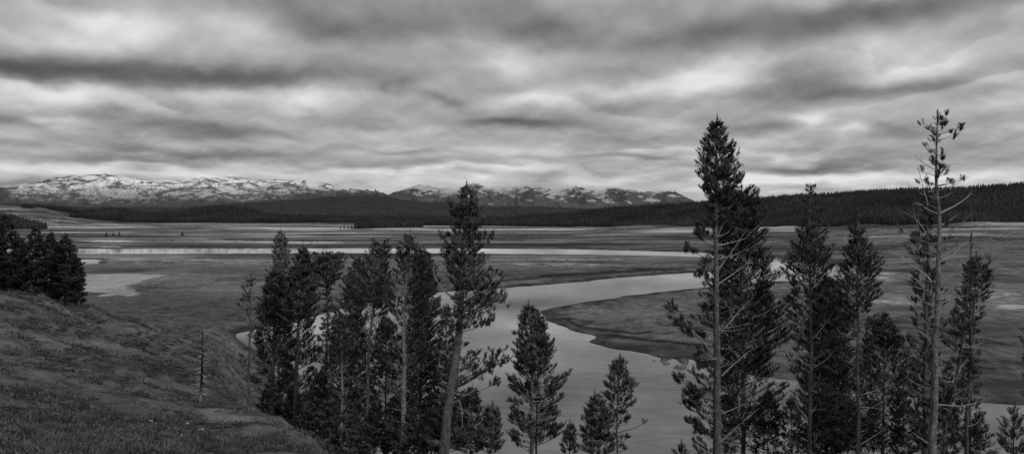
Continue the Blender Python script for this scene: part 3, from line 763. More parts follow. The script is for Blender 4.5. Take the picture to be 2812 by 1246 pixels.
pine('open young pine with upswept tufts standing alone against the near river', 1702, 48, [(1703, 970), (1698, 1060), (1697, 1140), (1696, 1250)], 0.085,
     [(970, 2, 2), (995, 12, 12), (1020, 22, 20), (1060, 30, 50), (1085, 34, 60), (1120, 28, 60), (1135, 12, 30), (1160, 10, 34), (1195, 8, 40), (1245, 20, 24)], dens=1.0, tone=0.034, group=G2, seed=27, btone=0.17, tuft=(0.32, 0.10),
     dead=4, dead_zone=(1130, 1240), dead_len=(0.4, 1.4), extra_tufts=[(1765, 1162, 10, 6, 9)])
pine('bushy young pine at the left of the lone open young pine at the bottom', 1634, 46, [(1633, 1068), (1640, 1140), (1645, 1250)], 0.09,
     [(1068, 2, 2), (1095, 12, 16), (1130, 24, 40), (1180, 40, 44), (1245, 56, 50)], dens=1.3, tone=0.032, group=G2, seed=28, btone=0.16, tuft=(0.32, 0.10), extra_tufts=[(1660, 1085, 8, 8, 14)])
pine('tiny dark pine tip poking up at the bottom edge left of the tallest pine', 1871, 44, [(1871, 1201), (1870, 1270)], 0.06,
     [(1201, 2, 2), (1220, 8, 8), (1246, 20, 18), (1290, 26, 26)], dens=1.1, tone=0.024, group=G2, seed=29, btone=0.15)

# --- right group
G3 = 'pines at the right of the picture'
pine('tallest pine at right of centre with dense dark spire and long pale bare trunk', 1968, 50, [(1969, 319), (1967, 420), (1966, 510), (1967, 690), (1970, 943), (1968, 1250)], 0.30,
     [(319, 2, 2, .8), (345, 14, 12, .8), (365, 22, 18, .75), (400, 26, 30, .75), (440, 34, 42, .75), (475, 46, 52, .8), (500, 50, 54, .8), (530, 44, 62), (545, 34, 74), (560, 14, 56, .9), (620, 20, 50, .7), (640, 40, 50, .7), (690, 66, 60, .8), (720, 40, 60, .7), (800, 46, 70, .6), (880, 50, 80, .6), (980, 56, 90, .6), (1060, 84, 80, .8), (1130, 80, 80, .8), (1200, 60, 70, .8), (1290, 60, 70, .8)],
     dens=1.15, tone=0.030, group=G3, seed=30, btone=0.235, dead=28, dead_zone=(640, 1240), dead_len=(0.8, 2.6), tuft=(0.34, 0.112),
     dead_px=[([(1957, 968), (1920, 925), (1895, 905), (1880, 875)], 0.055), ([(1958, 950), (1925, 935), (1900, 910)], 0.04), ([(1980, 912), (2010, 880), (2040, 845), (2065, 825)], 0.045), ([(1982, 1030), (2030, 985), (2060, 960)], 0.045),
              ([(1982, 1135), (2030, 1115), (2080, 1085)], 0.05), ([(1976, 1215), (2030, 1165), (2085, 1120)], 0.05), ([(1972, 740), (2010, 690), (2050, 630)], 0.04), ([(1972, 780), (2030, 740), (2055, 720)], 0.04), ([(1970, 650), (1985, 615), (1990, 590)], 0.03)],
     extra_tufts=[(1855, 850, 12, 12, 30), (1880, 890, 16, 16, 60), (1845, 868, 8, 12, 16), (1905, 920, 14, 10, 40), (1900, 690, 12, 10, 30), (1915, 640, 12, 12, 30), (1880, 1050, 20, 8, 40), (1910, 1080, 18, 14, 60), (1895, 1110, 12, 8, 30), (1930, 1010, 16, 14, 50), (1905, 1160, 14, 12, 40), (1935, 1180, 14, 16, 50), (1950, 850, 14, 24, 50), (1940, 760, 16, 20, 40)])
pine('wide dark pine directly behind the right side of the tallest pine', 2030, 58, [(2022, 530), (2028, 640), (2036, 800), (2040, 1000), (2040, 1250)], 0.2,
     [(530, 10, 16), (556, 40, 36), (600, 60, 56), (650, 70, 66), (700, 60, 72), (760, 60, 84), (830, 70, 98), (900, 76, 112), (980, 80, 120), (1060, 76, 112), (1140, 70, 100), (1240, 70, 90)], dens=1.45, tone=0.026, group=G3, seed=31, btone=0.14, dead=6, dead_zone=(700, 1200), step=0.2)
pine('pine with thin bare leader and full middle, next tall trunk right of the tallest pine', 2224, 53, [(2225, 505), (2224, 620), (2224, 800), (2227, 984), (2222, 1250)], 0.17,
     [(505, 8, 8, .8), (530, 10, 10, .7), (548, 9, 9, .6), (562, 16, 16, .55), (582, 30, 24, .55), (610, 24, 26, .6), (632, 24, 26, .8), (645, 28, 28, .9), (665, 36, 36), (700, 42, 42), (735, 66, 58), (760, 62, 60), (830, 62, 62), (880, 60, 66), (940, 46, 70, .8), (1000, 40, 66, .7), (1100, 46, 60, .7), (1180, 50, 60, .8), (1260, 50, 60, .9)], dens=1.05, tone=0.031, group=G3, seed=32, btone=0.23, dead=24, dead_zone=(780, 1240), dead_len=(0.5, 1.9),
     dead_px=[([(2218, 1150), (2185, 1110), (2165, 1060)], 0.04), ([(2232, 1010), (2275, 985), (2300, 960)], 0.035), ([(2232, 930), (2265, 890), (2290, 850)], 0.035), ([(2218, 640), (2195, 625)], 0.025)])
pine('dark pine filling the gap behind the pine with the thin bare leader', 2262, 61, [(2270, 745), (2272, 830), (2270, 1000), (2268, 1250)], 0.15,
     [(745, 2, 2), (780, 18, 18), (820, 32, 36), (880, 44, 50), (940, 46, 60), (1050, 60, 60), (1240, 60, 60)], dens=1.2, tone=0.025, group=G3, seed=33, btone=0.14)
pine('slender pine with faint pointed leader, between the thin leadered pine and the half dead pine', 2352, 51, [(2353, 576), (2354, 700), (2357, 902), (2355, 1250)], 0.15,
     [(576, 6, 6, .7), (610, 8, 8, .6), (634, 14, 12, .7), (650, 22, 18, .8), (652, 24, 20), (690, 24, 30), (720, 32, 44), (750, 46, 54), (790, 50, 62), (830, 46, 56), (870, 46, 50), (920, 44, 56, .8), (1000, 44, 60, .7), (1100, 44, 60, .7), (1250, 50, 60, .8)], dens=1.05, tone=0.032, group=G3, seed=34, btone=0.23, dead=24, dead_zone=(860, 1240), dead_len=(0.4, 1.8),
     dead_px=[([(2362, 1085), (2420, 1065), (2455, 1035)], 0.035), ([(2362, 1130), (2410, 1110), (2440, 1095)], 0.03), ([(2362, 1220), (2410, 1190), (2440, 1165)], 0.035)])
pine('broad low dark pine sloping down to the right behind the slender pine', 2428, 59, [(2430, 850), (2428, 950), (2424, 1250)], 0.16,
     [(850, 2, 2), (880, 14, 12), (905, 40, 36), (940, 56, 60), (980, 64, 78), (1050, 70, 84), (1140, 66, 60), (1240, 60, 50)], dens=1.2, tone=0.030, group=G3, seed=35, btone=0.15, dead=6, dead_zone=(950, 1200))
pine('low dark pine between the thin leadered pine and the slender pine', 2300, 56, [(2300, 900), (2298, 1000), (2296, 1250)], 0.12,
     [(900, 2, 2), (950, 24, 24), (1040, 40, 36), (1150, 46, 40), (1240, 44, 44)], dens=1.0, tone=0.027, group=G3, seed=36, btone=0.15)
pine('half dead tall pine at far right with sparse tufts, bare limbs and pale streaked trunk', 2574, 47, [(2575, 298), (2572, 400), (2571, 508), (2578, 600), (2579, 720), (2570, 902), (2566, 1066), (2561, 1250)], 0.27,
     [(298, 4, 3, .7), (315, 5, 8, .6), (345, 7, 30, .55), (370, 10, 28, .55), (400, 9, 24, .55), (440, 20, 18, .5), (470, 36, 30, .5), (500, 42, 54, .5), (515, 38, 54, .5), (530, 30, 30, .7), (640, 34, 28, .65), (760, 44, 30, .65), (900, 34, 30, .6), (1000, 36, 36, .8), (1100, 44, 40, 1.0), (1250, 50, 50, 1.4)], dens=0.85, tone=0.034, group=G3, seed=37, btone=0.3, dead=52, dead_zone=(400, 1230), dead_len=(0.5, 1.9), tuft=(0.30, 0.11), step=0.24,
     dead_px=[([(2582, 585), (2625, 565), (2655, 545), (2674, 531)], 0.05), ([(2578, 588), (2540, 572), (2523, 558)], 0.04), ([(2584, 618), (2610, 605), (2628, 592)], 0.04), ([(2582, 705), (2620, 685), (2653, 660)], 0.045), ([(2580, 720), (2620, 700), (2652, 672)], 0.04),
              ([(2565, 782), (2540, 750), (2490, 722), (2464, 695)], 0.055), ([(2480, 712), (2478, 690), (2470, 665)], 0.035), ([(2562, 800), (2520, 790), (2495, 782)], 0.03), ([(2585, 775), (2620, 755), (2645, 745)], 0.035), ([(2575, 835), (2620, 818), (2660, 810)], 0.035),
              ([(2568, 958), (2545, 920), (2512, 904)], 0.05), ([(2548, 560), (2530, 500), (2512, 430)], 0.028), ([(2560, 840), (2530, 825), (2495, 798)], 0.035), ([(2574, 470), (2540, 452), (2514, 430), (2512, 425)], 0.028), ([(2580, 455), (2630, 450), (2652, 455)], 0.02),
              ([(2575, 1110), (2640, 1115), (2700, 1098)], 0.04), ([(2568, 880), (2600, 860), (2625, 790)], 0.035), ([(2576, 360), (2560, 355), (2545, 345)], 0.018), ([(2566, 1225), (2530, 1205), (2505, 1185)], 0.04)],
     extra_tufts=[(2536, 340, 4, 4, 4), (2545, 352, 3, 3, 3), (2630, 350, 8, 10, 10), (2612, 372, 12, 8, 16), (2592, 335, 8, 14, 16), (2535, 400, 6, 5, 5), (2556, 450, 4, 8, 5), (2520, 465, 5, 5, 4), (2525, 490, 5, 12, 8), (2545, 500, 6, 8, 10), (2615, 495, 14, 6, 14), (2630, 505, 8, 6, 6), (2578, 460, 8, 40, 30), (2485, 640, 6, 6, 5)])
pine('thinner pine leaning beside the left flank of the half dead tall pine', 2546, 49.5, [(2546, 512), (2547, 640), (2546, 780), (2544, 902), (2541, 1050), (2540, 1250)], 0.24,
     [(512, 2, 2), (540, 14, 10), (600, 12, 10), (640, 30, 14), (680, 46, 20), (720, 40, 24), (780, 40, 24), (850, 44, 20, .8), (900, 40, 20, .8), (1000, 40, 30), (1250, 50, 40, 1.4)], dens=0.95, tone=0.036, group=G3, seed=38, btone=0.17, tuft=(0.3, 0.105), dead=16, dead_zone=(520, 1200), dead_len=(0.5, 1.5),
     dead_px=[([(2545, 665), (2520, 625), (2508, 590), (2505, 560)], 0.035), ([(2544, 640), (2515, 600), (2462, 572)], 0.03)])
pine('dark limbed crooked pine leaning right of the half dead tall pine', 2640, 52, [(2668, 640), (2662, 740), (2656, 800), (2640, 960), (2618, 1066), (2602, 1131), (2590, 1250)], 0.14,
     [(740, 2, 2, .1), (770, 4, 6, .3), (800, 10, 12, .6), (860, 24, 18), (950, 40, 26), (1040, 30, 40), (1150, 36, 46), (1240, 40, 50)], dens=0.8, tone=0.034, group=G3, seed=39, btone=0.13, tuft=(0.34, 0.115), dead=16, dead_zone=(760, 1220), dead_len=(0.5, 1.6),
     dead_px=[([(2614, 1050), (2640, 1010), (2660, 985)], 0.05), ([(2600, 1125), (2622, 1103), (2660, 1090)], 0.05), ([(2610, 1113), (2650, 1112), (2665, 1112)], 0.03), ([(2570, 845), (2600, 825), (2640, 808), (2655, 815)], 0.035)])
pine('ragged pine with tufted double top at far right, standing in the dark bank', 2681, 55, [(2681, 686), (2680, 780), (2670, 900), (2660, 1050), (2653, 1250)], 0.17,
     [(686, 3, 3), (705, 8, 10), (740, 14, 36), (770, 22, 34), (820, 30, 36), (860, 28, 30), (900, 24, 14), (960, 18, 16), (1060, 20, 26), (1160, 26, 46), (1240, 36, 46)], dens=1.0, tone=0.033, group=G3, seed=40, btone=0.15, dead=12, dead_zone=(850, 1240), dead_len=(0.4, 1.3), extra_tufts=[(2710, 715, 5, 12, 14), (2710, 750, 8, 12, 20)])
pine('young pine with thick upright tufts in the bottom right corner', 2785, 38, [(2786, 1105), (2784, 1170), (2782, 1260)], 0.07,
     [(1105, 2, 2), (1130, 14, 14), (1170, 26, 24), (1246, 40, 34)], dens=0.8, tone=0.034, group=G3, seed=41, btone=0.15, tuft=(0.34, 0.10), dead_px=[([(2782, 1215), (2740, 1230), (2690, 1245)], 0.03)], extra_tufts=[(2758, 1190, 4, 8, 5), (2742, 1215, 4, 6, 4)])
pine('pine mostly outside the right edge, with one tufted bough entering the picture', 2850, 37, [(2850, 840), (2852, 1000), (2855, 1250)], 0.1,
     [(840, 2, 2), (900, 28, 24), (940, 46, 40), (1000, 36, 50), (1250, 40, 60)], dens=0.7, tone=0.030, group=G3, seed=42, btone=0.15)

for i, (x, y, dd) in enumerate([(2110, 1060, 57), (2175, 1080, 56), (2250, 1090, 55), (2330, 1080, 54), (2400, 1090, 53), (2480, 1060, 55), (2600, 1070, 56), (2690, 1120, 56)]):
    pine('young pine in the dark undergrowth between the trunks at right', x, dd, [(x, y), (x - 1, 1180), (x - 2, 1260)], 0.06, [(y, 2, 2), (y + 40, 20, 20), (y + 90, 34, 34), (1262, 44, 44)],
         dens=0.95, tone=0.026, btone=0.14, group='young pines of the right undergrowth', seed=90 + i)

# --- dark trees on the ridge at the left edge
G4 = 'dark trees on the ridge at the left edge'
for i, (x, y, dd, hw, lab) in enumerate([
        (-30, 600, 122, 60, 'dark tree half outside the left edge on the ridge'),
        (14, 588, 124, 46, 'tallest dark tree at the left edge on the ridge'),
        (52, 650, 132, 40, 'low dark tree hidden between the tallest and the round headed tree on the left ridge'),
        (97, 620, 130, 34, 'round headed dark tree standing a little apart on the left ridge'),
        (138, 637, 137, 34, 'narrow pointed dark tree in the middle of the left ridge'),
        (160, 668, 133, 40, 'short dark tree below the narrow pointed one on the left ridge'),
        (179, 642, 131, 46, 'broad dark tree near the right end of the left ridge'),
        (210, 700, 139, 28, 'smallest dark tree at the right end of the left ridge'),
        (30, 690, 128, 50, 'bushy dark tree low on the left edge of the ridge')]):
    gy = HY - float(ground_z(x, dd)) * F / dd
    pine(lab, x, dd, [(x, y), (x + 2, (y + gy) / 2), (x, gy)], 0.22, [(y, 3, 3), (y + 18, hw * 0.28, hw * 0.28), (y + 45, hw * 0.5, hw * 0.5), (y + 90, hw * 0.75, hw * 0.75), (y + 130, hw * 0.9, hw * 0.9), (gy - 8, hw * 0.85, hw * 0.85)],
         dens=1.0, tone=0.013, btone=0.09, group=G4, name='conifer_tree', cat='conifer tree', seed=60 + i, tuft=(0.5, 0.17), step=0.36, lo=False, up=0.7)

# --- dead snag on the slope
def snag():
    d = 58.0
    gz = float(ground_z(553, d))
    org = np.array([(552 - CX) * d / F, d, gz])
    root = empty('dead_snag', org)
    tag(root, 'thin dead snag with charred trunk and pale base standing alone on the sage slope', 'dead tree')
    yb = HY - gz * F / d
    pts = np.array([P(x, y, d) for x, y in [(550, yb + 8), (551, yb - 25), (554, 1050), (555, 1000), (556, 960), (557, 905)]])
    mb = MB(); mb.tube(pts - org, [0.16, 0.11, 0.10, 0.075, 0.055, 0.03], 8, [0.26, 0.2, 0.018, 0.018, 0.025, 0.05])
    link('trunk', mb.mesh('trunk', [M['bark']], smooth=True), root)
    global rng
    rng = np.random.default_rng(5)
    for i in range(34):
        y = 950 + (yb - 20 - 950) * (i / 33.0); c = P(np.interp(y, [905, yb], [557, 551]), y, d)
        a = rng.random() * 6.28; L = 0.25 + 0.65 * rng.random() * (0.5 + 0.5 * i / 33)
        t = np.linspace(0, 1, 5)
        p = c + np.stack([np.cos(a) * L * t, np.sin(a) * L * t, L * (0.25 * t - 0.35 * t * t) * (1 if i % 2 else -0.6)], 1)
        dead_branch(root, org, p, 0.03 + 0.008 * L, 0.34, twigs=2)
    p = np.array([P(x, y, d) for x, y in [(552, 1075), (542, 1085), (530, 1096)]])
    dead_branch(root, org, p, 0.022, 0.26, twigs=0)
snag()
def faint_snag():
    d = 120.0; yb = HY - float(ground_z(2666, d)) * F / d
    org = P(2666, yb, d); root = empty('dead_snag', org)
    tag(root, 'faint thin dead snag on the flat just left of the ragged far right pine', 'dead tree')
    mb = MB(); pts = np.array([P(2663, yb + 6, d), P(2664, 900, d), P(2666, 700, d), P(2667, 628, d)])
    mb.tube(pts - org, [0.2, 0.16, 0.09, 0.02], 6, 0.1); link('trunk', mb.mesh('trunk', [M['bark']], smooth=True), root)
    for i in range(14):
        y = 640 + i * 16; c = P(2666, y, d); a = rng.random() * 6.28; L = 0.4 + 0.9 * rng.random()
        dead_branch(root, org, [c, c + np.array([math.cos(a), math.sin(a), 0.1]) * L * 0.5, c + np.array([math.cos(a), math.sin(a), 0.0]) * L], 0.03, 0.12, twigs=1)
faint_snag()

# ------------------------------------------------------------------ far single trees on the meadow
def spire(n_sides=6, tiers=4, seed=0):
    r = np.random.default_rng(seed); V = []; T = []
    for k in range(tiers):
        zb = 0.08 + 0.80 * k / tiers; zt = min(1.0, zb + 0.42); rad = 0.5 * (1 - k / (tiers + 0.4)) * (0.8 + 0.4 * r.random())
        b = len(V); V.append([0, 0, zt])
        for s in range(n_sides * 2):
            a = s * math.pi / n_sides + r.random() * 0.3; q = rad * ((1.0 if s % 2 else 0.62) + 0.25 * (r.random() - 0.5))
            V.append([math.cos(a) * q, math.sin(a) * q, zb - 0.05 * (s % 2) + 0.04 * r.random()])
        for s in range(n_sides * 2): T.append([b, b + 1 + s, b + 1 + (s + 1) % (n_sides * 2)])
    return np.array(V), np.array(T)
def far_tree(label, px, py_b, py_t, wpx, seed, group, d=None, tone=0.03):
    if d is None: d = -WL * F / (py_b - HY)
    z = float(ground_z(px, d)); o = np.array([(px - CX) * d / F, d, z]); h = (py_b - py_t) * d / F; w = wpx * d / F
    root = empty('conifer_tree', o); tag(root, label, 'conifer tree', group)
    mb = MB(); mb.tube([[0, 0, -0.3], [0, 0, h * 0.5]], [0.03 * h, 0.015 * h], 6, 0.06); link('trunk', mb.mesh('trunk', [M['bark']]), root)
    V, T = spire(6, 5, seed); V = V * np.array([w, w, h])
    mb = MB(); mb.add(V, tris=T, tone=tone * (0.7 + 0.6 * np.random.default_rng(seed).random(len(V)))); link('crown', mb.mesh('crown', [M['forest']]), root)
G5 = 'lone trees far out on the meadow'
far_tree('largest and leftmost of the three lone trees in a row on the far meadow', 292, 649, 634, 10, 1, G5)
far_tree('shortest, middle tree of the three lone trees in a row on the far meadow', 310.5, 647.5, 636, 8, 2, G5)
far_tree('thinnest, rightmost tree of the three lone trees in a row on the far meadow', 327.5, 647.5, 632, 7, 3, G5)
far_tree('lone bushy tree on the far meadow, well right of the row of three', 501, 647.5, 633.5, 12, 4, G5)
far_tree('small tree on the far meadow just behind the ridge trees at left', 121, 650, 640, 9, 5, G5)
G6 = 'small trees at the tip of the far wood'
far_tree('leftmost tiny tree at the tip of the low wood on the far meadow', 935, 627.5, 617, 5, 6, G6, d=2150)
far_tree('second tiny tree from the tip of the low wood on the far meadow', 945, 627.5, 614, 6, 7, G6, d=2170)
far_tree('third tiny tree from the tip, standing tight against the low wood', 956, 628, 614, 6, 8, G6, d=2160)
far_tree('fourth small tree from the tip, touching the edge of the low wood', 966, 628, 612, 8, 9, G6, d=2150)
far_tree('single dark tree on the hillside below the right forest, by the half dead tall pine', 2463, 622, 599, 15, 10, None, d=1330)

# ------------------------------------------------------------------ forested hills
def cone_batch(pos, h, w, tone, sides=5):
    n = len(pos)
    a = np.arange(sides) * 2 * np.pi / sides
    V = np.zeros((n, 2 * (sides + 1), 3)); tn = np.zeros((n, 2 * (sides + 1)))
    rot = rng.random(n) * 6.28
    for k, (zb, zt, r) in enumerate([(0.0, 0.72, 0.5), (0.38, 1.0, 0.33)]):
        jit = 0.65 + 0.7 * rng.random((n, sides))
        V[:, k * (sides + 1), :] = np.stack([(rng.random(n) - 0.5) * 0.12 * w, 0 * h, h * zt], 1)
        V[:, k * (sides + 1) + 1:(k + 1) * (sides + 1), 0] = np.cos(a[None] + rot[:, None]) * r * w[:, None] * jit
        V[:, k * (sides + 1) + 1:(k + 1) * (sides + 1), 1] = np.sin(a[None] + rot[:, None]) * r * w[:, None] * jit
        V[:, k * (sides + 1) + 1:(k + 1) * (sides + 1), 2] = (h * zb)[:, None] + 0.1 * h[:, None] * (rng.random((n, sides)) - 0.5)
        tn[:, k * (sides + 1):(k + 1) * (sides + 1)] = (tone * (0.75 + 0.25 * k))[:, None]
        tn[:, k * (sides + 1)] *= 1.35
    V += pos[:, None, :]
    T = []
    for k in range(2):
        b = k * (sides + 1)
        for s in range(sides): T.append([b, b + 1 + s, b + 1 + (s + 1) % sides])
    T = np.array(T)
    T = (T[None] + (np.arange(n) * 2 * (sides + 1))[:, None, None]).reshape(-1, 3)
    return V.reshape(-1, 3), T, tn.ravel()

def wooded_hill(nm, label, crest, base, db, dc, ntrees, hh, tone, mat_f, mat_h, seed, shape=0.75, zbase=None, clear=()):
    """crest/base: lists (px,row); db/dc: lists (px,distance) of the foot and the crest"""
    global rng
    rng = np.random.default_rng(seed)
    cr = np.array(crest, float); ba = np.array(base, float); db = np.array(db, float); dc = np.array(dc, float)
    p0, p1 = cr[0, 0], cr[-1, 0]
    def surf(px, t):
        d0 = np.interp(px, db[:, 0], db[:, 1]); d1 = np.interp(px, dc[:, 0], dc[:, 1])
        zb = (HY - np.interp(px, ba[:, 0], ba[:, 1])) * d0 / F
        treepx = hh * 0.8 * F / d1
        zc = (HY - np.interp(px, cr[:, 0], cr[:, 1]) - treepx) * d1 / F
        zc = np.maximum(zc, zb)
        d = d0 + (d1 - d0) * t
        g = np.where(t <= 1, np.clip(t, 0, 1) ** shape, 1 - (t - 1) * 0.6)
        z = zb + (zc - zb) * g
        X = (px - CX) * d / F
        z = z + (fbm(X / 140, d / 140, 3, seed) - 0.5) * (zc - zb) * 0.28 * np.sin(np.pi * np.clip(t, 0, 1))
        return X, d, z
    pxs = np.linspace(p0, p1, int((p1 - p0) / 7) + 2); ts = np.linspace(0, 1.5, 40)
    PXg, Tg = np.meshgrid(pxs, ts)
    X, Y, Z = surf(PXg.ravel(), Tg.ravel())
    Z = Z - np.where(Tg.ravel() <= 0.0, 3.0, 0)
    n, m = PXg.shape
    i = np.arange(n - 1)[:, None] * m; j = np.arange(m - 1)[None, :]
    Q = np.stack([i + j, i + j + 1, i + m + j + 1, i + m + j], -1).reshape(-1, 4)
    tn = np.full(len(X), tone * 0.7)
    for (cx, cy, sx, sy, v) in clear:
        pyv = HY - Z * F / Y
        tn = tn + (v - tn) * np.exp(-((PXg.ravel() - cx) / sx) ** 2 - ((pyv - cy) / sy) ** 2)
    tag(link(nm + '_hill', make_mesh(nm + '_hill', np.stack([X, Y, Z], 1), [Q], tn, mats=[mat_h], smooth=True)), kind='structure')
    px = p0 + (p1 - p0) * rng.random(ntrees); t = np.where(rng.random(ntrees) < 0.3, rng.random(ntrees) * 0.12, rng.random(ntrees) * 1.08)
    X, Y, Z = surf(px, t)
    keep = np.ones(ntrees, bool); pyv = HY - Z * F / Y
    for (cx, cy, sx, sy, v) in clear:
        keep &= ~((((px - cx) / sx) ** 2 + ((pyv - cy) / sy) ** 2) < 1)
    X, Y, Z = X[keep], Y[keep], Z[keep]
    k = len(X)
    h = hh * (0.5 + 0.75 * rng.random(k) ** 1.3); w = h * (0.26 + 0.2 * rng.random(k))
    tv = tone * (0.55 + 0.9 * rng.random(k) ** 1.5) * (0.35 + 1.3 * fbm(X / 110, Y / 110, 4, seed + 3))
    V, T, tn = cone_batch(np.stack([X, Y, Z - 0.5], 1), h, w, tv)
    mb = MB(); mb.add(V, tris=T, tone=tn)
    tag(link(nm + '_forest', mb.mesh(nm + '_forest', [mat_f])), label, 'forest', kind='stuff')

# dark even hill behind everything in the middle
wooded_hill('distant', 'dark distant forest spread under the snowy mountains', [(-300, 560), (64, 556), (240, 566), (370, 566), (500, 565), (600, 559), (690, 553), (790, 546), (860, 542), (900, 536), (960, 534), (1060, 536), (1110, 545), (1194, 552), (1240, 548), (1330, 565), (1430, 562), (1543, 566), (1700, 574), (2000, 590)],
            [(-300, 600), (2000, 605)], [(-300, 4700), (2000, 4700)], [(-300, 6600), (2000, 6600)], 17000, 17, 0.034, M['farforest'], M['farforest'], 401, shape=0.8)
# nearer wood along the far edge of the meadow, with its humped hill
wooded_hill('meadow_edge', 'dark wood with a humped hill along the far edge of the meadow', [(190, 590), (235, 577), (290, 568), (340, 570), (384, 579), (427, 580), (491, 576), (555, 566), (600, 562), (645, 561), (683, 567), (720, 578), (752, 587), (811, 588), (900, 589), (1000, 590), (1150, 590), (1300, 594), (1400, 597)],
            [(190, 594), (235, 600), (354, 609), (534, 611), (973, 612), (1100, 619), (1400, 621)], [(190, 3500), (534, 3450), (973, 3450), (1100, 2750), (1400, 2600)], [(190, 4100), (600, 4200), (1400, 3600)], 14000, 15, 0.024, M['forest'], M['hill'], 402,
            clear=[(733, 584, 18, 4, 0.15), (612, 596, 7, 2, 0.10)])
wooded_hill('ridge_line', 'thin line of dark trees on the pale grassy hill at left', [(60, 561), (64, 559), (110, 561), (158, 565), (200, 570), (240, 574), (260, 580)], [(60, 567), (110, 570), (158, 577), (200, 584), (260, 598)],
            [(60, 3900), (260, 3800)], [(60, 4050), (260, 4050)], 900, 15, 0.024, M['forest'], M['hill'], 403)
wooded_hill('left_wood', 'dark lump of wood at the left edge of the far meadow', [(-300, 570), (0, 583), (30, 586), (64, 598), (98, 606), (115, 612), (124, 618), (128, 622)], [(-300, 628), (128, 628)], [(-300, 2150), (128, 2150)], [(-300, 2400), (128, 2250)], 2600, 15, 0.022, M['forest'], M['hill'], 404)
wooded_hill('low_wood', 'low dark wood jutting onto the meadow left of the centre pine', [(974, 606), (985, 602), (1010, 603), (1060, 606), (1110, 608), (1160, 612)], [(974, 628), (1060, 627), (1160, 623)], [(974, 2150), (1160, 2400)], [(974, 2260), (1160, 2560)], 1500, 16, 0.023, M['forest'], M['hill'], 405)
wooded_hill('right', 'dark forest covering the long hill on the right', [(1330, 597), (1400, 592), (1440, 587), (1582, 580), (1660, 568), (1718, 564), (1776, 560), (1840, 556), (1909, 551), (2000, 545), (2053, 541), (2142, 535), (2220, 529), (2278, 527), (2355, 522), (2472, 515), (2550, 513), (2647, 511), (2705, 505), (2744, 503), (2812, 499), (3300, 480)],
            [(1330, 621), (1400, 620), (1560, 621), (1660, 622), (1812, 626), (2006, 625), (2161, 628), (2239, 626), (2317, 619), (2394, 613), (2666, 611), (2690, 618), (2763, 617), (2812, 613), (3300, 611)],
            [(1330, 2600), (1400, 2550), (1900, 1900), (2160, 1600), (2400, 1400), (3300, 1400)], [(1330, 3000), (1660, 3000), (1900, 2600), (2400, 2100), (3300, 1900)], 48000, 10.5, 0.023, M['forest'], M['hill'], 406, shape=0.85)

# ------------------------------------------------------------------ mountains
def mountain(nm, crest, base_row, d0, d1, snow_fn, veil_fn, relief, seed, step=1.6, nt=150, grow=()):
    cr = np.array(crest, float)
    pxs = np.arange(cr[0, 0], cr[-1, 0], step); ts = np.concatenate([np.linspace(0, 1, nt), [1.03, 1.08, 1.2]])
    PXg, Tg = np.meshgrid(pxs, ts); px = PXg.ravel(); t = Tg.ravel()
    cy = np.interp(px, cr[:, 0], cr[:, 1])
    cy = cy + (fbm(px / 22, px * 0, 4, seed) - 0.5) * 5
    d = d0 + (d1 - d0) * t
    zb = (HY - base_row) * d0 / F; zc = (HY - cy) * d1 / F
    X = (px - CX) * d / F
    u = px / 95 + 0.9 * t
    spur = fbm(u + 0.5 * fbm(px / 60, t * 3, 3, seed + 9), t * 1.6 + px / 260, 5, seed + 1, ridged=True)
    fine = fbm(X / 260, d / 330, 5, seed + 2, ridged=True)
    tt = np.clip(t, 0, 1)
    env = np.sin(np.pi * tt ** 0.9)
    z = zb + (zc - zb) * np.where(t <= 1, tt ** 0.85, 1 - (t - 1) * 1.2)
    z = z + (spur - 0.62) * relief * env + (fine - 0.6) * relief * 0.28 * np.clip(env + 0.15, 0, 1)
    py = HY - z * F / d
    tone = snow_fn(px, t, py, spur, fine, X, d)
    veil = veil_fn(px, t, py)
    n, m = PXg.shape
    i = np.arange(n - 1)[:, None] * m; j = np.arange(m - 1)[None, :]
    Q = np.stack([i + j, i + j + 1, i + m + j + 1, i + m + j], -1).reshape(-1, 4)
    me = make_mesh(nm, np.stack([X, d, z], 1), [Q], tone, {'veil': veil}, mats=[M['mountain']], smooth=True)
    tag(link(nm, me), kind='structure')

def band(px, py, pts, w):
    pts = np.array(pts, float)
    cy = np.interp(px, pts[:, 0], pts[:, 1])
    en = sstep(pts[0, 0] - 20, pts[0, 0] + 20, px) * (1 - sstep(pts[-1, 0] - 20, pts[-1, 0] + 20, px))
    return np.exp(-((py - cy) / w) ** 2) * en

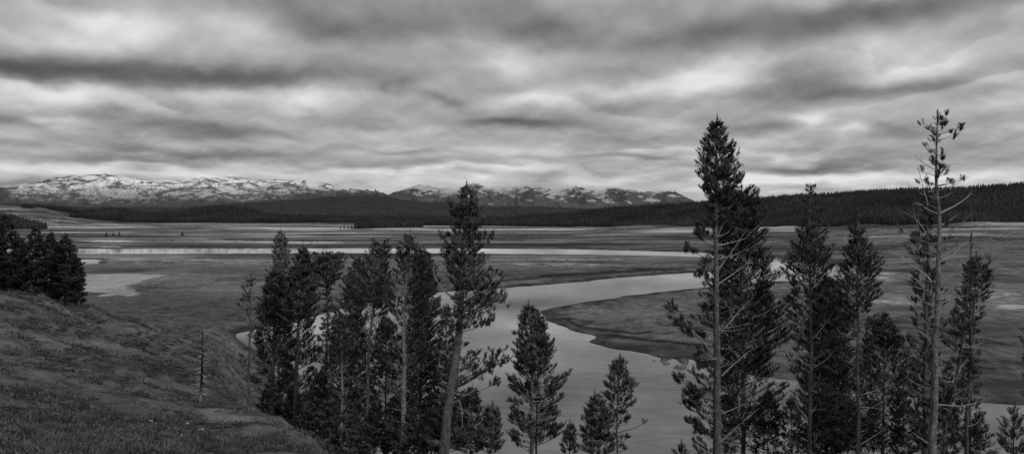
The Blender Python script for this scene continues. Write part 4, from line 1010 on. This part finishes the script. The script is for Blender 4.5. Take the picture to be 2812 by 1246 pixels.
def snow_left(px, t, py, spur, fine, X, d):
    n1 = fbm(px / 26 + py / 40, py / 9, 4, 501); n2 = fbm(px / 9 - py / 7, py / 4.5, 4, 511); n3 = fbm(px / 70, py / 30, 3, 521)
    cover = np.clip((560 - py) / 62, 0, 1.2)                      # more snow higher up
    cover = cover + 0.10 * (n3 - 0.5) + 0.15 * np.exp(-((px - 250) / 230) ** 2)
    wx = 14 * (fbm(px / 40, py / 20, 3, 533) - 0.5)
    g1 = fbm((px + wx) / 75 + py / 26, py / 17, 5, 535, ridged=True, gain=0.6); g2 = fbm((px - wx) / 60 - py / 22, py / 14, 5, 537, ridged=True, gain=0.6)
    dots = fbm(px / 6.5, py / 3.2, 3, 539) + 0.25 * (n3 - 0.5)
    low = sstep(505, 556, py)
    s = sstep(0.10, 0.50, cover + 0.45 * (n1 - 0.5) + 0.30 * (n2 - 0.5))
    dark = np.maximum(sstep(0.70 - 0.06 * low, 0.80 - 0.06 * low, g1), sstep(0.72 - 0.06 * low, 0.82 - 0.06 * low, g2))
    dark = np.maximum(dark, sstep(0.70 - 0.10 * low, 0.78 - 0.08 * low, dots))
    s = s * (1 - 0.9 * dark)
    for pts, w in [([(555, 489), (600, 500), (660, 517), (740, 534), (800, 549)], 4), ([(640, 486), (700, 494), (780, 505), (850, 519), (905, 527)], 3), ([(120, 503), (190, 506), (250, 494), (290, 488)], 2.2),
                   ([(30, 516), (80, 509), (130, 497), (160, 490)], 2), ([(430, 530), (480, 520), (540, 508), (560, 495)], 3), ([(850, 520), (930, 530), (1000, 536), (1060, 540)], 4), ([(210, 485), (256, 479), (300, 483), (340, 489)], 2)]:
        s = s * (1 - 0.85 * band(px, py + (n1 - 0.5) * 9, pts, w) * sstep(0.2, 0.45, n2))
    s = s * (1 - sstep(552, 568, py))
    s = s * (1 - 0.9 * sstep(770, 860, px) * sstep(524, 533, py))
    s = s * sstep(10, 70, px + (py - 500) * -0.2 + 20 * n1)
    bright = 0.34 + 0.66 * np.clip((532 - py) / 38, 0, 1)
    bright = bright * (0.65 + 0.7 * n1)
    rock = 0.04 + 0.035 * n2
    return np.clip(rock + s * bright, 0.03, 0.95)
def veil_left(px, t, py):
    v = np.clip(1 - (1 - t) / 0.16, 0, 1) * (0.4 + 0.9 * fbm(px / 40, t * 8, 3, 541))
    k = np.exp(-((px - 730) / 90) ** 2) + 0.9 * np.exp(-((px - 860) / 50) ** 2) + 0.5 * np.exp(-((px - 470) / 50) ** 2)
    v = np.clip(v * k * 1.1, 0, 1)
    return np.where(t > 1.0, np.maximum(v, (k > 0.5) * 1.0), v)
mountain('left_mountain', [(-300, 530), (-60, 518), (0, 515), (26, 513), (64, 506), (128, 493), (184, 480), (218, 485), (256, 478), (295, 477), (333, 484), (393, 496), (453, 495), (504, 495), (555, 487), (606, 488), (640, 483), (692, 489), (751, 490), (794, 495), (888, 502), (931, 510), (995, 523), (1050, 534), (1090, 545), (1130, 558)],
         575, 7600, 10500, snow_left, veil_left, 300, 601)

def snow_right(px, t, py, spur, fine, X, d):
    n1 = fbm(px / 22 + py / 16, py / 9, 4, 551); n2 = fbm(px / 7 - py / 9, py / 4, 4, 561); n3 = fbm(px / 60, py / 24, 3, 571)
    cover = 0.25 + np.clip((545 - py) / 90, -0.2, 0.35)
    s = sstep(0.42, 0.62, cover + 0.75 * (n1 - 0.5) + 0.45 * (n2 - 0.5) + 0.5 * (0.6 - spur))
    for (cx, cy, sx, sy) in [(1155, 520, 14, 7), (1320, 508, 14, 5), (1330, 530, 10, 8), (1350, 560, 10, 4), (1455, 551, 12, 3.5), (1515, 542, 16, 6), (1545, 545, 10, 4), (1625, 551, 16, 3), (1670, 552, 18, 7), (1725, 554, 8, 5), (1760, 540, 10, 3), (1790, 550, 26, 6), (1850, 538, 20, 5), (1480, 522, 30, 5), (1600, 525, 30, 5)]:
        q = np.exp(-((px - cx - (py - cy) * 1.2) / sx) ** 2 - ((py - cy) / sy) ** 2)
        s = np.maximum(s, 0.75 * sstep(0.42, 0.75, q + 0.9 * (n2 - 0.5)))
    s = s * (1 - sstep(562, 572, py))
    rock = 0.055 + 0.05 * n1 + 0.04 * (n2 - 0.5)
    return np.clip(rock + s * (0.24 + 0.34 * n3 + 0.12 * sstep(1500, 1750, px)), 0.03, 0.95)
def veil_right(px, t, py):
    v = np.clip(1 - (1 - t) / 0.38, 0, 1) ** 1.2 * (0.35 + 1.1 * fbm(px / 35, t * 6, 4, 581))
    k = sstep(1170, 1250, px) * (1 - 0.85 * np.exp(-((px - 1310) / 28) ** 2)) * (1 - 0.9 * sstep(1780, 1840, px))
    v = np.clip(v * k * 1.25, 0, 1)
    return np.where(t > 1.0, np.maximum(v, (k > 0.3) * 1.0), v)
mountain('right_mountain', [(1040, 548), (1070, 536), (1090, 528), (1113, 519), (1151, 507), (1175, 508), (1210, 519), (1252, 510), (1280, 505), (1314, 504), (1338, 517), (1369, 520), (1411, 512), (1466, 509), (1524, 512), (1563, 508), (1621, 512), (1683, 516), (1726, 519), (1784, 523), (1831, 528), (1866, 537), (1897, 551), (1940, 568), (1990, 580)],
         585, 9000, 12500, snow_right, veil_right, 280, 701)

# ------------------------------------------------------------------ sky
def build_world():
    w = bpy.data.worlds.new('World'); scene.world = w; w.use_nodes = True
    nt = w.node_tree; N = nt.nodes; L = nt.links
    bg = N['Background']
    tc = N.new('ShaderNodeTexCoord')
    sep = N.new('ShaderNodeSeparateXYZ'); L.new(tc.outputs['Generated'], sep.inputs[0])
    def math_(op, a, b=None, c=None):
        n = N.new('ShaderNodeMath'); n.operation = op
        for i, v in enumerate((a, b, c)):
            if v is None: continue
            if isinstance(v, (int, float)): n.inputs[i].default_value = v
            else: L.new(v, n.inputs[i])
        return n.outputs[0]
    az = math_('ARCTAN2', sep.outputs['X'], sep.outputs['Y'])
    el = math_('ARCSINE', sep.outputs['Z'])
    lel = math_('LOGARITHM', math_('ADD', math_('MAXIMUM', el, 0.0), 0.075), math.e)
    def comb(x, y, z=0.0):
        n = N.new('ShaderNodeCombineXYZ')
        for i, v in enumerate((x, y, z)):
            if isinstance(v, (int, float)): n.inputs[i].default_value = v
            else: L.new(v, n.inputs[i])
        return n.outputs[0]
    def noise(vec, scale, detail, rough, dist=0.0, out='Fac'):
        n = N.new('ShaderNodeTexNoise'); n.inputs['Scale'].default_value = scale; n.inputs['Detail'].default_value = detail
        n.inputs['Roughness'].default_value = rough; n.inputs['Distortion'].default_value = dist
        L.new(vec, n.inputs['Vector']); return n.outputs[out]
    q = comb(math_('MULTIPLY', az, 9.0), math_('MULTIPLY', lel, 3.2), 3.7)
    # wander of the big shapes
    wn = noise(q, 1.25, 5, 0.5, 0.0, 'Color')
    vs = N.new('ShaderNodeVectorMath'); vs.operation = 'SUBTRACT'; L.new(wn, vs.inputs[0]); vs.inputs[1].default_value = (0.5, 0.5, 0.5)
    vm = N.new('ShaderNodeVectorMath'); vm.operation = 'MULTIPLY'; L.new(vs.outputs[0], vm.inputs[0]); vm.inputs[1].default_value = (0.08, 0.042, 0)
    va = N.new('ShaderNodeVectorMath'); va.operation = 'ADD'; L.new(vm.outputs[0], va.inputs[0]); L.new(comb(az, el), va.inputs[1])
    pw = va.outputs[0]
    total = math_('ADD', 160.0, 0.0)
    BL = [(350, 60, 110, 50, 30), (650, 72, 90, 36, 24), (480, 95, 270, 50, 20), (100, 70, 160, 50, 14), (200, 8, 100, 16, -18), (760, 30, 150, 40, -22), (930, 80, 150, 30, -30), (1200, 30, 260, 60, -22),
          (300, 200, 350, 28, -44), (60, 185, 160, 34, -26), (720, 208, 240, 24, -38), (920, 180, 140, 26, -14), (170, 252, 210, 18, 26), (600, 262, 90, 20, 22), (835, 268, 80, 36, 42), (960, 225, 90, 18, 16), (90, 318, 150, 16, -22), (320, 312, 120, 14, -14),
          (500, 357, 150, 22, -44), (680, 355, 110, 12, -18), (910, 330, 100, 13, -22), (240, 345, 110, 16, 14), (420, 418, 210, 15, -38), (640, 425, 130, 10, -18), (1150, 418, 140, 8, -28), (1010, 455, 240, 11, -26), (60, 400, 90, 10, -16),
          (400, 465, 380, 18, 30), (1200, 485, 240, 26, 32), (1050, 360, 140, 16, 20), (820, 388, 90, 9, 14), (1230, 268, 110, 13, -26), (1055, 240, 18, 18, -22), (1110, 235, 30, 20, -20), (1370, 340, 130, 14, -22), (1120, 130, 120, 26, 6), (1300, 190, 120, 20, 16),
          (1490, 85, 120, 40, -24), (1900, 100, 150, 34, -36), (1740, 40, 110, 40, -12), (2250, 62, 200, 36, -30), (2480, 16, 260, 22, -24), (1440, 180, 66, 36, 34), (1960, 205, 120, 38, 50), (1660, 255, 200, 20, 30), (1440, 268, 80, 18, 22),
          (2225, 220, 105, 40, -42), (2420, 250, 150, 16, -20), (2540, 140, 130, 56, 36), (2400, 110, 80, 30, 14), (2720, 250, 120, 16, -18), (1470, 342, 110, 16, -34), (1700, 305, 100, 14, -16), (2090, 348, 76, 18, -26), (2440, 365, 120, 22, -26), (2700, 300, 140, 16, 10),
          (2215, 335, 48, 18, 46), (2335, 366, 36, 18, 46), (2100, 390, 110, 12, 20), (1750, 428, 130, 9, -36), (2290, 460, 160, 9, -36), (1860, 345, 60, 12, 10), (1500, 420, 80, 13, 26), (1425, 452, 60, 10, 30), (2280, 490, 280, 14, 30), (1900, 505, 260, 16, 22),
          (2620, 485, 160, 14, 26), (2720, 400, 120, 16, -16), (1640, 490, 120, 12, -12), (0, 490, 60, 8, -22), (60, 465, 90, 8, 8)]
    for (cx, cy, sx, sy, a) in BL:
        u = (cx - CX) / F; caz = math.atan(u); cel = math.atan((HY - cy) / F * math.cos(caz))
        ix = F / (sx * 1.15); iy = F / (sy * 1.15)
        n = N.new('ShaderNodeVectorMath'); n.operation = 'MULTIPLY_ADD'; L.new(pw, n.inputs[0])
        n.inputs[1].default_value = (ix, iy, 0); n.inputs[2].default_value = (-caz * ix, -cel * iy, 0)
        dt = N.new('ShaderNodeVectorMath'); dt.operation = 'DOT_PRODUCT'; L.new(n.outputs[0], dt.inputs[0]); L.new(n.outputs[0], dt.inputs[1])
        e = math_('POWER', 0.36788, dt.outputs['Value'])
        total = math_('MULTIPLY_ADD', e, float(a) * 1.35, total)
    # layered deck: every layer fades from a bright top down to a dark, sharply cut base
    inv = math_('DIVIDE', 1.0, math_('ADD', math_('MAXIMUM', el, 0.0), 0.15))
    up_ = math_('MULTIPLY', az, inv)
    pl = comb(up_, inv, 2.2)
    w1 = noise(comb(math_('MULTIPLY', up_, 1.0), math_('MULTIPLY', inv, 0.55), 5.1), 1.5, 2, 0.5)
    w2 = noise(q, 1.1, 6, 0.5, 0.1)
    ph = math_('MULTIPLY_ADD', lel, 1 / 0.235, math_('MULTIPLY_ADD', w1, 2.6, math_('MULTIPLY', w2, 1.3)))
    fr = math_('FRACT', ph)
    ramp = N.new('ShaderNodeFloatCurve')
    cv = ramp.mapping.curves[0]
    cv.points[0].location = (0.0, 0.85); cv.points[1].location = (1.0, 0.85)
    for x_, y_ in ((0.16, 0.18), (0.28, 0.06), (0.62, 0.5), (0.88, 0.95)): cv.points.new(x_, y_)
    ramp.mapping.update()
    L.new(fr, ramp.inputs['Value'])
    am = noise(comb(up_, inv, 9.4), 1.3, 3, 0.5)
    amp = math_('MULTIPLY', math_('MAXIMUM', math_('SUBTRACT', am, 0.36), 0.03), 210.0)
    hi = N.new('ShaderNodeMapRange'); hi.interpolation_type = 'SMOOTHSTEP'; L.new(el, hi.inputs['Value'])
    hi.inputs['From Min'].default_value = 0.12; hi.inputs['From Max'].default_value = 0.20; hi.inputs['To Min'].default_value = 1.0; hi.inputs['To Max'].default_value = 0.5
    amp = math_('MULTIPLY', amp, hi.outputs[0])
    total = math_('ADD', math_('MULTIPLY', math_('SUBTRACT', ramp.outputs[0], 0.5), amp), total)
    # cauliflower detail
    q2 = comb(math_('MULTIPLY', az, 9.0), math_('MULTIPLY', lel, 3.6), 7.7); q3 = comb(math_('MULTIPLY', az, 9.0), math_('MULTIPLY_ADD', lel, 3.6, 0.22), 7.7)
    f1 = noise(q2, 1.25, 5, 0.48, 0.2); f2 = noise(q3, 1.25, 5, 0.48, 0.2)
    total = math_('MULTIPLY_ADD', math_('SUBTRACT', f1, f2), 75.0, total)
    qa = comb(math_('MULTIPLY', az, 24.0), math_('MULTIPLY', lel, 9.5), 1.9); qb = comb(math_('MULTIPLY', az, 24.0), math_('MULTIPLY_ADD', lel, 9.5, 0.30), 1.9)
    def puff(v):
        n = N.new('ShaderNodeMapRange'); n.interpolation_type = 'SMOOTHSTEP'; L.new(noise(v, 0.8, 7, 0.55, 0.15), n.inputs['Value'])
        n.inputs['From Min'].default_value = 0.42; n.inputs['From Max'].default_value = 0.62; return n.outputs[0]
    lowf = N.new('ShaderNodeMapRange'); lowf.interpolation_type = 'SMOOTHSTEP'; L.new(el, lowf.inputs['Value'])
    lowf.inputs['From Min'].default_value = 0.05; lowf.inputs['From Max'].default_value = 0.20; lowf.inputs['To Min'].default_value = 12.0; lowf.inputs['To Max'].default_value = 4.0
    total = math_('MULTIPLY_ADD', math_('SUBTRACT', puff(qa), puff(qb)), lowf.outputs[0], total)
    fb = noise(comb(math_('MULTIPLY', az, 9.0), math_('MULTIPLY', lel, 3.4), 4.8), 1.0, 6, 0.5, 0.2)
    total = math_('MULTIPLY_ADD', math_('SUBTRACT', fb, 0.5), 60.0, total)
    # slightly brighter strip low down, softer top of the sky
    low = math_('POWER', 0.36788, math_('MULTIPLY', math_('MAXIMUM', el, 0.0), 22.0))
    total = math_('MULTIPLY_ADD', low, 20.0, total)
    total = math_('MINIMUM', math_('MAXIMUM', total, 60.0), 226.0)
    lin = math_('POWER', math_('DIVIDE', total, 255.0), 2.2)
    below = N.new('ShaderNodeMapRange'); L.new(sep.outputs['Z'], below.inputs['Value'])
    below.inputs['From Min'].default_value = -0.06; below.inputs['From Max'].default_value = -0.004; below.inputs['To Min'].default_value = 0.12; below.inputs['To Max'].default_value = 1.0
    lin = math_('MULTIPLY', lin, below.outputs[0])
    sky = N.new('ShaderNodeTexSky'); sky.sky_type = 'NISHITA'; sky.sun_disc = False
    sky.sun_elevation = SUN_EL; sky.sun_rotation = SUN_AZ
    bw = N.new('ShaderNodeRGBToBW'); L.new(sky.outputs[0], bw.inputs[0])
    # background strength 0.1: cloud radiance scaled to match, plus a little sky light coming through the deck
    tot = math_('ADD', math_('MULTIPLY', lin, 9.4), math_('MULTIPLY', math_('MINIMUM', bw.outputs[0], 8.0), 0.10))
    cc = N.new('ShaderNodeCombineColor')
    for i in range(3): L.new(tot, cc.inputs[i])
    L.new(cc.outputs[0], bg.inputs['Color']); bg.inputs['Strength'].default_value = 0.1
    try:
        w.cycles.sampling_method = 'MANUAL'; w.cycles.sample_map_resolution = 512
    except Exception: pass

# sun: high behind the camera's right shoulder, veiled by the cloud deck
SUN_EL = math.radians(40); SUN_AZ = math.radians(140)     # compass style: clockwise from +Y
build_world()
sl = bpy.data.lights.new('sun', 'SUN'); sl.energy = 1.5; sl.angle = math.radians(14)
so = bpy.data.objects.new('sun', sl); COL.objects.link(so)
sv = np.array([math.sin(SUN_AZ) * math.cos(SUN_EL), math.cos(SUN_AZ) * math.cos(SUN_EL), math.sin(SUN_EL)])
from mathutils import Vector
so.rotation_euler = Vector(-sv).to_track_quat('-Z', 'Y').to_euler()
so.location = (60, -60, 80)

# ------------------------------------------------------------------ camera
cam = bpy.data.cameras.new('camera'); co = bpy.data.objects.new('camera', cam); COL.objects.link(co)
co.location = (0, 0, 0); co.rotation_euler = (math.radians(90), 0, 0)
cam.sensor_width = 36; cam.lens = 36 * F / 2812.0
cam.shift_y = -(623 - HY) / 2812.0
cam.clip_start = 0.1; cam.clip_end = 40000
scene.camera = co
scene.view_settings.view_transform = 'Standard'; scene.view_settings.look = 'None'
scene.view_settings.exposure = 0; scene.view_settings.gamma = 1
scene.render.engine = 'CYCLES'
scene.cycles.max_bounces = 5; scene.cycles.diffuse_bounces = 2; scene.cycles.glossy_bounces = 2; scene.cycles.transparent_max_bounces = 12
scene.cycles.use_denoising = False
